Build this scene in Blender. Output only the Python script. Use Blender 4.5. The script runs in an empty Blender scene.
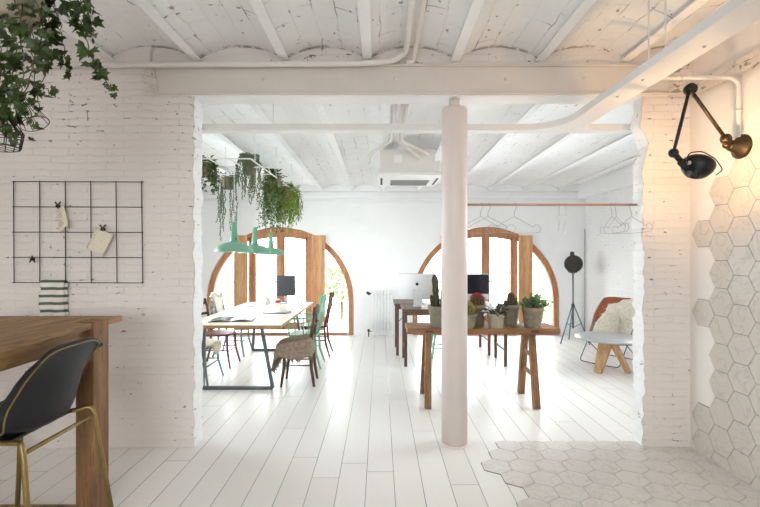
import bpy, math, random
from mathutils import Vector, Matrix, noise as mnoise
R = math.radians
PI = math.pi
random.seed(7)
sc = bpy.context.scene
COL = sc.collection
F, CX, CY, H = 430.0, 380.0, 253.5, 1.54

def P(x, y, d):
    """a point at depth d (metres from the lens) on the line of sight of a measured spot"""
    return Vector(((x - CX) * d / F, d, H + (CY - y) * d / F))

def lin(c):
    return tuple(((v / 255) / 12.92 if v / 255 <= .04045 else ((v / 255 + .055) / 1.055) ** 2.4) for v in c)

# ------------------------------------------------------------------ mesh builder
class MB:
    def __init__(s):
        s.v, s.f, s.sm = [], [], []
    def add(s, vs, fs, smooth=False):
        o = len(s.v)
        s.v += [tuple(p) for p in vs]
        for f in fs:
            s.f.append(tuple(i + o for i in f)); s.sm.append(smooth)
        return s
    def hexa(s, p):
        return s.add(p, [(0, 3, 2, 1), (4, 5, 6, 7), (0, 1, 5, 4), (1, 2, 6, 5), (2, 3, 7, 6), (3, 0, 4, 7)])
    def box(s, x0, x1, y0, y1, z0, z1):
        return s.hexa([(x0, y0, z0), (x1, y0, z0), (x1, y1, z0), (x0, y1, z0), (x0, y0, z1), (x1, y0, z1), (x1, y1, z1), (x0, y1, z1)])
    def bar(s, a, b, w, h, up=(0, 0, 1), w2=None, h2=None):
        a, b = Vector(a), Vector(b); d = (b - a).normalized(); u = Vector(up)
        if abs(d.dot(u)) > .98: u = Vector((0, 1, 0))
        r = d.cross(u).normalized(); u = r.cross(d).normalized()
        w2 = w if w2 is None else w2; h2 = h if h2 is None else h2
        q = []
        for c, ww, hh in ((a, w, h), (b, w2, h2)):
            for i, j in ((-1, -1), (1, -1), (1, 1), (-1, 1)):
                q.append(c + r * (i * ww / 2) + u * (j * hh / 2))
        return s.hexa(q)
    def tube(s, pts, r, n=8, closed=False, cap=True):
        pts = [Vector(p) for p in pts]; m = len(pts)
        rs = r if isinstance(r, (list, tuple)) else [r] * m
        vs, fs = [], []; prev = None
        for i, p in enumerate(pts):
            if closed: t = pts[(i + 1) % m] - pts[i - 1]
            else: t = pts[min(i + 1, m - 1)] - pts[max(i - 1, 0)]
            if t.length < 1e-9: t = Vector((0, 0, 1))
            t.normalize()
            if prev is None:
                u = t.cross(Vector((0, 0, 1)))
                if u.length < .05: u = t.cross(Vector((1, 0, 0)))
            else:
                u = prev - t * prev.dot(t)
                if u.length < 1e-6: u = t.cross(Vector((1, 0, 0)))
            u.normalize(); prev = u; w = t.cross(u)
            for k in range(n):
                a = 2 * PI * k / n
                vs.append(p + u * (math.cos(a) * rs[i]) + w * (math.sin(a) * rs[i]))
        for i in range(m if closed else m - 1):
            j = (i + 1) % m
            for k in range(n):
                l = (k + 1) % n
                fs.append((i * n + k, i * n + l, j * n + l, j * n + k))
        s.add(vs, fs, True)
        if cap and not closed:
            o = len(s.v) - m * n
            s.f.append(tuple(o + k for k in range(n))[::-1]); s.sm.append(False)
            s.f.append(tuple(o + (m - 1) * n + k for k in range(n))); s.sm.append(False)
        return s
    def lathe(s, prof, c=(0, 0, 0), n=28, axis=None, smooth=True):
        c = Vector(c)
        if axis is None: X, Y, Z = Vector((1, 0, 0)), Vector((0, 1, 0)), Vector((0, 0, 1))
        else:
            Z = Vector(axis).normalized(); X = Z.orthogonal().normalized(); Y = Z.cross(X)
        vs, fs = [], []
        for r, z in prof:
            for k in range(n):
                a = 2 * PI * k / n
                vs.append(c + X * (r * math.cos(a)) + Y * (r * math.sin(a)) + Z * z)
        for i in range(len(prof) - 1):
            for k in range(n):
                l = (k + 1) % n
                fs.append((i * n + k, i * n + l, (i + 1) * n + l, (i + 1) * n + k))
        s.add(vs, fs, smooth)
        o = len(s.v) - len(prof) * n
        if prof[0][0] > 1e-5: s.f.append(tuple(o + k for k in range(n))[::-1]); s.sm.append(False)
        if prof[-1][0] > 1e-5: s.f.append(tuple(o + (len(prof) - 1) * n + k for k in range(n))); s.sm.append(False)
        return s
    def ball(s, c, r, nu=12, nv=8):
        rx, ry, rz = (r, r, r) if isinstance(r, (int, float)) else r
        c = Vector(c); vs = [c + Vector((0, 0, -rz))]
        for i in range(1, nv):
            t = -PI / 2 + PI * i / nv
            for k in range(nu):
                a = 2 * PI * k / nu
                vs.append(c + Vector((rx * math.cos(t) * math.cos(a), ry * math.cos(t) * math.sin(a), rz * math.sin(t))))
        vs.append(c + Vector((0, 0, rz))); fs = []
        for k in range(nu):
            fs.append((0, 1 + (k + 1) % nu, 1 + k))
        for i in range(nv - 2):
            for k in range(nu):
                l = (k + 1) % nu
                fs.append((1 + i * nu + k, 1 + i * nu + l, 1 + (i + 1) * nu + l, 1 + (i + 1) * nu + k))
        t = len(vs) - 1; b = 1 + (nv - 2) * nu
        for k in range(nu): fs.append((b + k, b + (k + 1) % nu, t))
        return s.add(vs, fs, True)
    def grid(s, fn, nu, nv, smooth=True):
        vs = [fn(i / nu, j / nv) for j in range(nv + 1) for i in range(nu + 1)]
        fs = [(j * (nu + 1) + i, j * (nu + 1) + i + 1, (j + 1) * (nu + 1) + i + 1, (j + 1) * (nu + 1) + i) for j in range(nv) for i in range(nu)]
        return s.add(vs, fs, smooth)
    def prism(s, poly, a, b, mp):
        n = len(poly)
        s.add([mp(p[0], p[1], a) for p in poly] + [mp(p[0], p[1], b) for p in poly],
              [tuple(range(n))[::-1], tuple(range(n, 2 * n))] + [(i, (i + 1) % n, n + (i + 1) % n, n + i) for i in range(n)])
        return s
    def leaf(s, p, d, nrm, L, W, fold=.25):
        p = Vector(p); d = Vector(d).normalized(); n = Vector(nrm); n = n - d * n.dot(d)
        if n.length < 1e-4: n = d.orthogonal()
        n.normalize(); r = d.cross(n)
        k = [p, p + d * L * .35 + r * W * .5 + n * fold * W, p + d * L * .7 + r * W * .38 + n * fold * W * .7, p + d * L - n * L * .12,
             p + d * L * .7 - r * W * .38 + n * fold * W * .7, p + d * L * .35 - r * W * .5 + n * fold * W, p + d * L * .5]
        return s.add(k, [(0, 6, 2, 1), (0, 5, 4, 6), (6, 3, 2), (6, 4, 3)])
    def ivy(s, p, d, nrm, L):
        p = Vector(p); d = Vector(d).normalized(); n = Vector(nrm); n = n - d * n.dot(d)
        if n.length < 1e-4: n = d.orthogonal()
        n.normalize(); r = d.cross(n)
        sh = [(0, 0), (.28, -.12), (.62, .08), (.42, .30), (.52, .62), (.22, .58), (0, 1.05), (-.22, .58), (-.52, .62), (-.42, .30), (-.62, .08), (-.28, -.12)]
        q = [p + d * L * .3 - n * L * .07]
        for a, b in sh:
            q.append(p + r * a * L + d * b * L + n * (L * .22 * abs(a) - L * .15 * max(0, b - .6)))
        m = len(sh)
        return s.add(q, [(0, 1 + (i + 1) % m, 1 + i) for i in range(m)])
    def build(s, name, m, parent=None, bevel=0, loc=None, solid=0, sub=0):
        me = bpy.data.meshes.new(name)
        off = Vector(loc) if loc is not None else Vector((0, 0, 0))
        me.from_pydata([tuple(Vector(p) - off) for p in s.v], [], s.f)
        me.polygons.foreach_set('use_smooth', s.sm)
        me.materials.append(m); me.update()
        o = bpy.data.objects.new(name, me); COL.objects.link(o)
        o.location = off
        if parent is not None: o.parent = parent
        if solid:
            k = o.modifiers.new('solid', 'SOLIDIFY'); k.thickness = solid; k.offset = 0
        if sub:
            k = o.modifiers.new('sub', 'SUBSURF'); k.levels = sub; k.render_levels = sub
        if bevel:
            k = o.modifiers.new('bevel', 'BEVEL'); k.width = bevel; k.segments = 2; k.limit_method = 'ANGLE'; k.angle_limit = R(40)
        return o

def tag(o, label=None, cat=None, group=None, kind=None):
    if label: o['label'] = label
    if cat: o['category'] = cat
    if group: o['group'] = group
    if kind: o['kind'] = kind
    return o
def thing(name, label, cat, loc=(0, 0, 0), rotz=0, group=None):
    o = bpy.data.objects.new(name, None); COL.objects.link(o)
    o.location = loc; o.rotation_euler = (0, 0, rotz); o.empty_display_size = .1
    return tag(o, label, cat, group)
def struct(o): o['kind'] = 'structure'; return o
def dup(root, loc=None, rotz=None, label=None, group=None):
    def cp(o, par):
        c = o.copy(); COL.objects.link(c)
        if par is not None: c.parent = par
        for ch in o.children: cp(ch, c)
        return c
    r = cp(root, None)
    if loc is not None: r.location = loc
    if rotz is not None: r.rotation_euler = (0, 0, rotz)
    if label: r['label'] = label
    if group: r['group'] = group
    return r
def relabel(o, t): o['label'] = t; return o

# ------------------------------------------------------------------ materials
def new_mat(name):
    m = bpy.data.materials.new(name); m.use_nodes = True
    nt = m.node_tree; b = nt.nodes['Principled BSDF']
    return m, nt, b
def N(nt, t, **kw):
    n = nt.nodes.new(t)
    for k, v in kw.items(): setattr(n, k, v)
    return n
def L(nt, a, b): nt.links.new(a, b)
def mixc(nt, fac, a, b, blend='MIX'):
    n = N(nt, 'ShaderNodeMix', data_type='RGBA', blend_type=blend)
    for sock, v in ((n.inputs['Factor'], fac), (n.inputs['A'], a), (n.inputs['B'], b)):
        if hasattr(v, 'is_linked') or hasattr(v, 'links'): L(nt, v, sock)
        elif isinstance(v, (int, float)): sock.default_value = v
        else: sock.default_value = (*v, 1) if len(v) == 3 else v
    return n.outputs['Result']
def math_(nt, op, a, b=None, c=None):
    n = N(nt, 'ShaderNodeMath', operation=op)
    for i, v in enumerate((a, b, c)):
        if v is None: continue
        if isinstance(v, (int, float)): n.inputs[i].default_value = v
        else: L(nt, v, n.inputs[i])
    return n.outputs[0]
def coords(nt, scale=(1, 1, 1), rot=(0, 0, 0), loc=(0, 0, 0)):
    t = N(nt, 'ShaderNodeTexCoord'); mp = N(nt, 'ShaderNodeMapping')
    mp.inputs['Scale'].default_value = scale; mp.inputs['Rotation'].default_value = rot; mp.inputs['Location'].default_value = loc
    L(nt, t.outputs['Object'], mp.inputs['Vector']); return mp.outputs['Vector']
def noise(nt, vec, scale, detail=4, rough=.55):
    n = N(nt, 'ShaderNodeTexNoise'); n.inputs['Scale'].default_value = scale; n.inputs['Detail'].default_value = detail
    n.inputs['Roughness'].default_value = rough; L(nt, vec, n.inputs['Vector']); return n.outputs['Fac']
def ramp(nt, fac, stops):
    n = N(nt, 'ShaderNodeValToRGB'); e = n.color_ramp.elements
    while len(e) < len(stops): e.new(.5)
    for k, (p, c) in enumerate(stops):
        e[k].position = p; e[k].color = (*c, 1) if len(c) == 3 else c
    L(nt, fac, n.inputs['Fac']); return n.outputs['Color']
def bump(nt, b, h, dist=.003, strength=1):
    n = N(nt, 'ShaderNodeBump'); n.inputs['Distance'].default_value = dist; n.inputs['Strength'].default_value = strength
    L(nt, h, n.inputs['Height']); L(nt, n.outputs['Normal'], b.inputs['Normal'])
def plain(name, c, rough=.5, metal=0, var=.08, scale=18, bmp=0, spec=.5):
    m, nt, b = new_mat(name); v = coords(nt); n = noise(nt, v, scale)
    lo = tuple(x * (1 - var) for x in c); hi = tuple(min(1, x * (1 + var)) for x in c)
    L(nt, ramp(nt, n, [(.3, lo), (.7, hi)]), b.inputs['Base Color'])
    b.inputs['Roughness'].default_value = rough; b.inputs['Metallic'].default_value = metal
    b.inputs['Specular IOR Level'].default_value = spec
    if bmp: bump(nt, b, n, bmp)
    return m
def wood(name, dark, light, axis=0, rough=.5, scale=1, bmp=.001):
    m, nt, b = new_mat(name); s = [14 * scale] * 3; s[axis] = 1.3 * scale
    v = coords(nt, tuple(s)); n1 = noise(nt, v, 1.6, 6, .6); n2 = noise(nt, v, 6, 3, .5)
    n3 = noise(nt, coords(nt, (2, 2, 2)), 1.5, 3)
    mid = tuple((a + c) / 2 for a, c in zip(dark, light))
    c1 = ramp(nt, n1, [(.28, dark), (.5, mid), (.72, light)])
    c2 = mixc(nt, math_(nt, 'MULTIPLY', math_(nt, 'LESS_THAN', n2, .40), .45), c1, tuple(x * .55 for x in dark))
    c3 = mixc(nt, math_(nt, 'MULTIPLY', n3, .35), c2, mid)
    L(nt, c3, b.inputs['Base Color']); b.inputs['Roughness'].default_value = rough
    bump(nt, b, n1, bmp); return m
def emit(name, c, s):
    m, nt, b = new_mat(name)
    b.inputs['Base Color'].default_value = (*c, 1); b.inputs['Emission Color'].default_value = (*c, 1); b.inputs['Emission Strength'].default_value = s
    return m

def painted_brick(name, c, plane='XZ', bw=.29, rh=.058, chips=.5, bd=.006, chipcol=(.16, .11, .08), joints=.15, grime=None):
    m, nt, b = new_mat(name)
    t = N(nt, 'ShaderNodeTexCoord'); sp = N(nt, 'ShaderNodeSeparateXYZ'); L(nt, t.outputs['Object'], sp.inputs[0])
    cb = N(nt, 'ShaderNodeCombineXYZ'); o = t.outputs['Object']
    wob = noise(nt, o, 5, 2); wob = math_(nt, 'MULTIPLY', math_(nt, 'SUBTRACT', wob, .5), .045)
    a, z = {'XZ': ('X', 'Z'), 'YZ': ('Y', 'Z'), 'YX': ('Y', 'X')}[plane]
    L(nt, sp.outputs[a], cb.inputs[0]); L(nt, math_(nt, 'ADD', sp.outputs[z], wob), cb.inputs[1])
    br = N(nt, 'ShaderNodeTexBrick'); br.inputs['Scale'].default_value = 1; br.inputs['Brick Width'].default_value = bw; br.inputs['Row Height'].default_value = rh
    br.inputs['Mortar Size'].default_value = .006; br.inputs['Mortar Smooth'].default_value = .6
    br.inputs['Color1'].default_value = (0, 0, 0, 1); br.inputs['Color2'].default_value = (.35, .35, .35, 1); br.inputs['Mortar'].default_value = (0, 0, 0, 1)
    L(nt, cb.outputs[0], br.inputs['Vector'])
    mort = br.outputs['Fac']
    fine = noise(nt, o, 60, 5, .65); med = noise(nt, o, 14, 5, .6); big = noise(nt, o, 1.7, 4)
    # chipped spots: a noise threshold, easier to reach in the joints and in worn areas
    st = coords(nt, (1, 1, 1.7) if plane != 'YX' else (1, 1, 1))
    ch = noise(nt, st, 17, 3, .55)
    k = math_(nt, 'ADD', ch, math_(nt, 'ADD', math_(nt, 'MULTIPLY', mort, .055), math_(nt, 'MULTIPLY', math_(nt, 'SUBTRACT', big, .5), .28)))
    spot = N(nt, 'ShaderNodeMapRange'); spot.inputs[1].default_value = .72 - .05 * chips; spot.inputs[2].default_value = .755 - .05 * chips
    L(nt, k, spot.inputs[0])
    base = ramp(nt, big, [(.3, tuple(x * .965 for x in c)), (.7, tuple(min(1, x * 1.02) for x in c))])
    base = mixc(nt, math_(nt, 'MULTIPLY', mort, .05), base, tuple(x * .75 for x in c))
    jm = N(nt, 'ShaderNodeMapRange'); jm.inputs[1].default_value = .52; jm.inputs[2].default_value = .64
    L(nt, noise(nt, coords(nt, (1, 1, 1), (0, 0, 0), (3.3, 7.7, 1.1)), 2.6, 5, .6), jm.inputs[0])
    base = mixc(nt, math_(nt, 'MULTIPLY', math_(nt, 'MULTIPLY', mort, jm.outputs[0]), joints), base, chipcol)
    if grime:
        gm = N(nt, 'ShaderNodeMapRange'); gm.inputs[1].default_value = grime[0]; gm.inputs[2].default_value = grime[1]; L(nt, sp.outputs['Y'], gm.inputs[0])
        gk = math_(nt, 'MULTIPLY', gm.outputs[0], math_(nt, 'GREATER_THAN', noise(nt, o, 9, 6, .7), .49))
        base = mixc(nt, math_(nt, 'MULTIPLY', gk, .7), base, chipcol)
    L(nt, mixc(nt, math_(nt, 'MULTIPLY', spot.outputs[0], .75), base, chipcol), b.inputs['Base Color'])
    b.inputs['Roughness'].default_value = .72; b.inputs['Specular IOR Level'].default_value = .3
    h = math_(nt, 'SUBTRACT', math_(nt, 'ADD', math_(nt, 'MULTIPLY', med, .9), math_(nt, 'MULTIPLY', fine, .3)), math_(nt, 'MULTIPLY', mort, math_(nt, 'MULTIPLY', big, .5)))
    h = math_(nt, 'SUBTRACT', h, math_(nt, 'MULTIPLY', spot.outputs[0], .8))
    h = math_(nt, 'ADD', h, math_(nt, 'MULTIPLY', br.outputs['Color'], .35))
    bump(nt, b, h, bd); return m

def plank_floor():
    m, nt, b = new_mat('white_painted_planks')
    t = N(nt, 'ShaderNodeTexCoord'); sp = N(nt, 'ShaderNodeSeparateXYZ'); L(nt, t.outputs['Object'], sp.inputs[0])
    cb = N(nt, 'ShaderNodeCombineXYZ'); xx = math_(nt, 'ADD', sp.outputs['X'], .281 + .188 * 40); L(nt, xx, cb.inputs[1])
    wn = N(nt, 'ShaderNodeTexWhiteNoise', noise_dimensions='1D'); L(nt, math_(nt, 'FLOOR', math_(nt, 'DIVIDE', xx, .188)), wn.inputs['W'])
    L(nt, math_(nt, 'ADD', math_(nt, 'ADD', sp.outputs['Y'], 20), math_(nt, 'MULTIPLY', wn.outputs['Value'], 2.35)), cb.inputs[0])
    def br(ms, sm):
        n = N(nt, 'ShaderNodeTexBrick', offset=0, offset_frequency=2); n.inputs['Scale'].default_value = 1
        n.inputs['Brick Width'].default_value = 2.35; n.inputs['Row Height'].default_value = .188; n.inputs['Mortar Size'].default_value = ms
        n.inputs['Mortar Smooth'].default_value = sm; n.inputs['Color1'].default_value = (0, 0, 0, 1); n.inputs['Color2'].default_value = (1, 1, 1, 1)
        n.inputs['Mortar'].default_value = (.5, .5, .5, 1); L(nt, cb.outputs[0], n.inputs['Vector']); return n
    g = br(.0028, .25); o = t.outputs['Object']
    gr = noise(nt, coords(nt, (14, .8, 1)), 2, 4, .5); bg = noise(nt, o, 1.1, 3)
    c = mixc(nt, g.outputs['Color'], lin((233, 230, 226)), lin((241, 239, 236)))
    c = mixc(nt, math_(nt, 'MULTIPLY', gr, .15), c, lin((216, 212, 206)))
    gapn = math_(nt, 'MULTIPLY', g.outputs['Fac'], math_(nt, 'ADD', .15, math_(nt, 'MULTIPLY', bg, 1.0)))
    c = mixc(nt, gapn, c, (.05, .045, .04))
    L(nt, c, b.inputs['Base Color'])
    b.inputs['Specular IOR Level'].default_value = .5
    L(nt, math_(nt, 'ADD', .25, math_(nt, 'MULTIPLY', bg, .10)), b.inputs['Roughness'])
    h = math_(nt, 'SUBTRACT', math_(nt, 'MULTIPLY', bg, .2), g.outputs['Fac'])
    bump(nt, b, h, .0025); return m

def marble(name, c=(214, 209, 203)):
    m, nt, b = new_mat(name); v = coords(nt, (1, 1, 1), (.4, .3, .7))
    w = N(nt, 'ShaderNodeTexNoise'); w.inputs['Scale'].default_value = 5; w.inputs['Detail'].default_value = 8; w.inputs['Distortion'].default_value = 1.6; L(nt, v, w.inputs['Vector'])
    big = noise(nt, v, 2.2, 3)
    c0 = lin(c); c1 = tuple(x * .80 for x in c0)
    a = ramp(nt, w.outputs['Fac'], [(.36, c0), (.47, c0), (.5, c1), (.53, c0), (.8, tuple(x * .95 for x in c0))])
    L(nt, mixc(nt, math_(nt, 'MULTIPLY', big, .35), a, tuple(x * .86 for x in c0)), b.inputs['Base Color'])
    b.inputs['Roughness'].default_value = .3; return m

def stripes(name, axis, period, duty, a, bcol, off=0):
    m, nt, b = new_mat(name); t = N(nt, 'ShaderNodeTexCoord'); sp = N(nt, 'ShaderNodeSeparateXYZ'); L(nt, t.outputs['Object'], sp.inputs[0])
    fr = math_(nt, 'FRACT', math_(nt, 'ADD', math_(nt, 'DIVIDE', sp.outputs[axis], period), off + 100))
    n = noise(nt, t.outputs['Object'], 250, 3)
    c = mixc(nt, math_(nt, 'LESS_THAN', fr, duty), a, bcol)
    L(nt, mixc(nt, math_(nt, 'MULTIPLY', n, .25), c, tuple(x * .7 for x in a)), b.inputs['Base Color'])
    b.inputs['Roughness'].default_value = .9; bump(nt, b, n, .001); return m

def glass_mat():
    m = bpy.data.materials.new('clear_glass'); m.use_nodes = True; nt = m.node_tree
    nt.nodes.remove(nt.nodes['Principled BSDF']); out = nt.nodes['Material Output']
    tr = N(nt, 'ShaderNodeBsdfTransparent'); gl = N(nt, 'ShaderNodeBsdfGlossy'); gl.inputs['Roughness'].default_value = .02
    fr = N(nt, 'ShaderNodeFresnel'); fr.inputs['IOR'].default_value = 1.35; mx = N(nt, 'ShaderNodeMixShader')
    n = noise(nt, coords(nt), 3); tr.inputs['Color'].default_value = (.97, .985, .98, 1)
    L(nt, math_(nt, 'MULTIPLY', fr.outputs[0], math_(nt, 'ADD', .8, math_(nt, 'MULTIPLY', n, .2))), mx.inputs[0])
    L(nt, tr.outputs[0], mx.inputs[1]); L(nt, gl.outputs[0], mx.inputs[2]); L(nt, mx.outputs[0], out.inputs['Surface'])
    return m

M = dict(
    brick=painted_brick('painted_brick_wall', lin((226, 218, 213)), chips=.6, bd=.0048),
    brick_r=painted_brick('painted_brick_pier', lin((228, 220, 214)), chips=.75, bd=.006),
    brick_far=painted_brick('painted_brick_side', lin((238, 238, 238)), 'YZ', chips=.1, bd=.004),
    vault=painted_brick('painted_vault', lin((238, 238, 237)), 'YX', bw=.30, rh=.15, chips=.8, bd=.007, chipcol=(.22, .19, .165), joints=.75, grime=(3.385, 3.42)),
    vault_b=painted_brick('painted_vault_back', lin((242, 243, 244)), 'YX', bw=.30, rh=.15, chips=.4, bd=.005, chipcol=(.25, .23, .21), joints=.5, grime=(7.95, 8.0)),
    reveal=painted_brick('window_lit_reveal', lin((244, 245, 246)), 'YZ', bw=.2, rh=.06, chips=.5, bd=.006, chipcol=(.4, .36, .32), joints=.1),  # wall paint whitened to carry the window light on the reveals
    rough=painted_brick('rough_plaster', lin((222, 212, 204)), 'YZ', bw=.2, rh=.06, chips=1.3, bd=.012, chipcol=(.25, .2, .16)),
    plaster=plain('white_plaster', lin((240, 241, 242)), .8, var=.02, scale=4, bmp=.001),
    plaster_f=plain('cream_white_plaster', lin((232, 226, 221)), .8, var=.02, scale=5, bmp=.001),
    steel=plain('painted_steel_beam', lin((214, 206, 198)), .5, var=.025, scale=6, bmp=.0006),
    joist=plain('white_painted_joist', lin((242, 242, 242)), .5, var=.02, scale=9, bmp=.0006),
    rail=plain('white_painted_rail', lin((226, 224, 221)), .45, var=.02, scale=8),
    column=plain('cream_column_paint', lin((222, 210, 204)), .42, var=.02, scale=5),
    white=plain('white_enamel', lin((238, 238, 238)), .4, var=.015),
    pipe=plain('painted_pipe', lin((226, 220, 215)), .45, var=.02),
    floor=plank_floor(), tile=marble('hexagon_marble_tiles', (218, 213, 208)), walltile=marble('hexagon_wall_tiles', (206, 198, 190)),
    grout=plain('grout', lin((120, 114, 108)), .9),
    winwood=wood('pine_window', lin((150, 94, 58)), lin((206, 152, 110)), 2, .5, .8),
    shutter=wood('pine_shutter', lin((176, 122, 78)), lin((222, 176, 130)), 2, .5, .7),
    glass=glass_mat(),
    oldwood=wood('reclaimed_wood', lin((84, 60, 36)), lin((186, 146, 98)), 1, .6, .9, .002),
    oldwood_z=wood('reclaimed_wood_leg', lin((70, 46, 24)), lin((156, 112, 68)), 2, .6, .9, .002),
    oldwood_x=wood('bench_wood', lin((96, 62, 32)), lin((170, 122, 76)), 0, .55, .9, .002),
    bench_z=wood('bench_leg_wood', lin((92, 60, 32)), lin((164, 116, 72)), 2, .55, .9, .002),
    darkwood=wood('dark_brown_wood', lin((48, 30, 22)), lin((98, 66, 48)), 2, .45),
    redwood=wood('red_brown_wood', lin((70, 34, 30)), lin((128, 70, 58)), 2, .45),
    deskwood=wood('old_desk_wood', lin((58, 40, 30)), lin((124, 94, 72)), 0, .45),
    rosewood=plain('plum_painted_wood', lin((110, 44, 72)), .5),
    ply=wood('pale_plywood', lin((222, 208, 186)), lin((240, 230, 214)), 1, .45, .6),
    plyedge=wood('plywood_edge', lin((140, 104, 66)), lin((196, 158, 110)), 0, .6, 1.5),
    oak=wood('light_oak', lin((176, 132, 88)), lin((222, 184, 138)), 2, .5),
    black=plain('black_leather', (.009, .0095, .011), .40, bmp=.0005, scale=160, spec=.35),
    blackm=plain('black_metal', (.012, .012, .013), .4, .3),
    wire=plain('black_wire', (.018, .017, .017), .5, .2),
    brass=plain('brass_tube', lin((146, 124, 78)), .42, .85, .1),
    bronze=plain('aged_bronze', lin((64, 52, 34)), .45, .6, .15),
    greym=plain('grey_steel', lin((92, 100, 104)), .4, .5),
    tealm=plain('grey_teal_paint', lin((112, 140, 142)), .45),
    mint=plain('mint_green_enamel', lin((124, 176, 152)), .35, var=.04),
    mintdark=plain('mint_green_chair_paint', lin((116, 178, 152)), .45, var=.06),
    warmwhite=plain('white_reflector', lin((245, 240, 228)), .5),
    bulb=emit('warm_bulb', (1, .80, .55), 6),
    paper=plain('cream_paper', lin((226, 217, 196)), .85, var=.03),
    print=plain('printed_line', lin((168, 156, 140)), .85),
    red=plain('red_plastic', lin((190, 50, 44)), .5),
    cloth=stripes('striped_towel', 'Z', .0585, .38, lin((228, 222, 212)), lin((62, 84, 70)), .05),
    fur_b=plain('brown_sheepskin', lin((150, 134, 120)), .95, var=.25, scale=30, spec=.1),
    fur_w=plain('cream_sheepskin', lin((247, 241, 228)), .95, var=.08, scale=25, spec=.1),
    leather=plain('cognac_leather', lin((156, 84, 52)), .45, var=.15, scale=12, bmp=.0008),
    pot=plain('weathered_clay_pot', lin((134, 124, 104)), .9, var=.22, scale=22, bmp=.001),
    pot2=plain('mossy_clay_pot', lin((136, 131, 112)), .9, var=.2, scale=16, bmp=.001),
    pot3=plain('pale_clay_pot', lin((164, 154, 136)), .9, var=.15, scale=16, bmp=.001),
    soil=plain('dark_soil', (.035, .025, .018), .95),
    ivy=plain('ivy_leaf', lin((56, 74, 30)), .42, var=.6, scale=26),
    ivy2=plain('dark_green_leaf', lin((84, 110, 46)), .45, var=.5, scale=30),
    fern=plain('bright_green_leaf', lin((124, 150, 44)), .5, var=.3, scale=30),
    pearls=plain('grey_green_beads', lin((104, 124, 92)), .5, var=.3, scale=40),
    jade=plain('jade_leaf', lin((92, 116, 78)), .4, var=.4, scale=60),
    stem=plain('brown_stem', lin((92, 78, 52)), .8),
    cactus=plain('dark_column_cactus', lin((72, 66, 46)), .8, var=.35, scale=60, bmp=.002),
    cactus_b=plain('brown_green_cactus', lin((88, 72, 52)), .8, var=.3, scale=60),
    spine_y=plain('golden_spines', lin((206, 178, 84)), .7), spine_r=plain('crimson_spines', lin((176, 54, 66)), .7),
    spine_w=plain('pale_spines', lin((150, 128, 96)), .7),
    cact_g=plain('barrel_cactus_green', lin((98, 108, 56)), .7),
    whiteleaf=plain('white_variegated_leaf', lin((226, 232, 232)), .5, var=.05), darkleaf=plain('dark_leaf', lin((52, 70, 44)), .45, var=.3),
    alu=plain('brushed_aluminium', lin((206, 208, 210)), .32, .6, .02), logo=plain('black_logo', (.01, .01, .012), .2),
    screen=plain('dark_screen', (.012, .014, .022), .12, var=.02), screen2=plain('dark_grey_screen', (.055, .06, .07), .25, var=.05),
    copper=plain('rose_copper_tube', lin((196, 158, 140)), .4, .5), chrome=plain('silver_wire', lin((168, 168, 166)), .35, .6),
    rubber=plain('black_rubber', (.02, .02, .02), .8), dark_slot=plain('dark_slot', (.09, .09, .09), .8), acgrey=plain('pale_grey_housing', lin((226, 224, 221)), .5, var=.01),
    iron=plain('grey_iron', lin((150, 152, 154)), .6), stone=plain('pale_stone', lin((225, 222, 218)), .8), tree=plain('spring_leaves', lin((176, 196, 140)), .6, var=.25, scale=6),
    ceramic=plain('white_ceramic', lin((240, 240, 238)), .25), cover=plain('black_cover', (.03, .028, .03), .4), zinc=plain('zinc_table_top', lin((186, 186, 188)), .28, .6, .08),
    tealrod=plain('teal_rod', lin((70, 112, 122)), .4, .4), spot=plain('gunmetal_spotlight', (.06, .065, .066), .35, .6), lens=plain('spot_reflector', lin((70, 68, 62)), .25, .8, .3, 30),
)

# ------------------------------------------------------------------ room shell
struct(MB().box(-4.4, 4.2, -3.0, 8.6, -.12, 0).build('floor', M['floor']))

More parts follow.
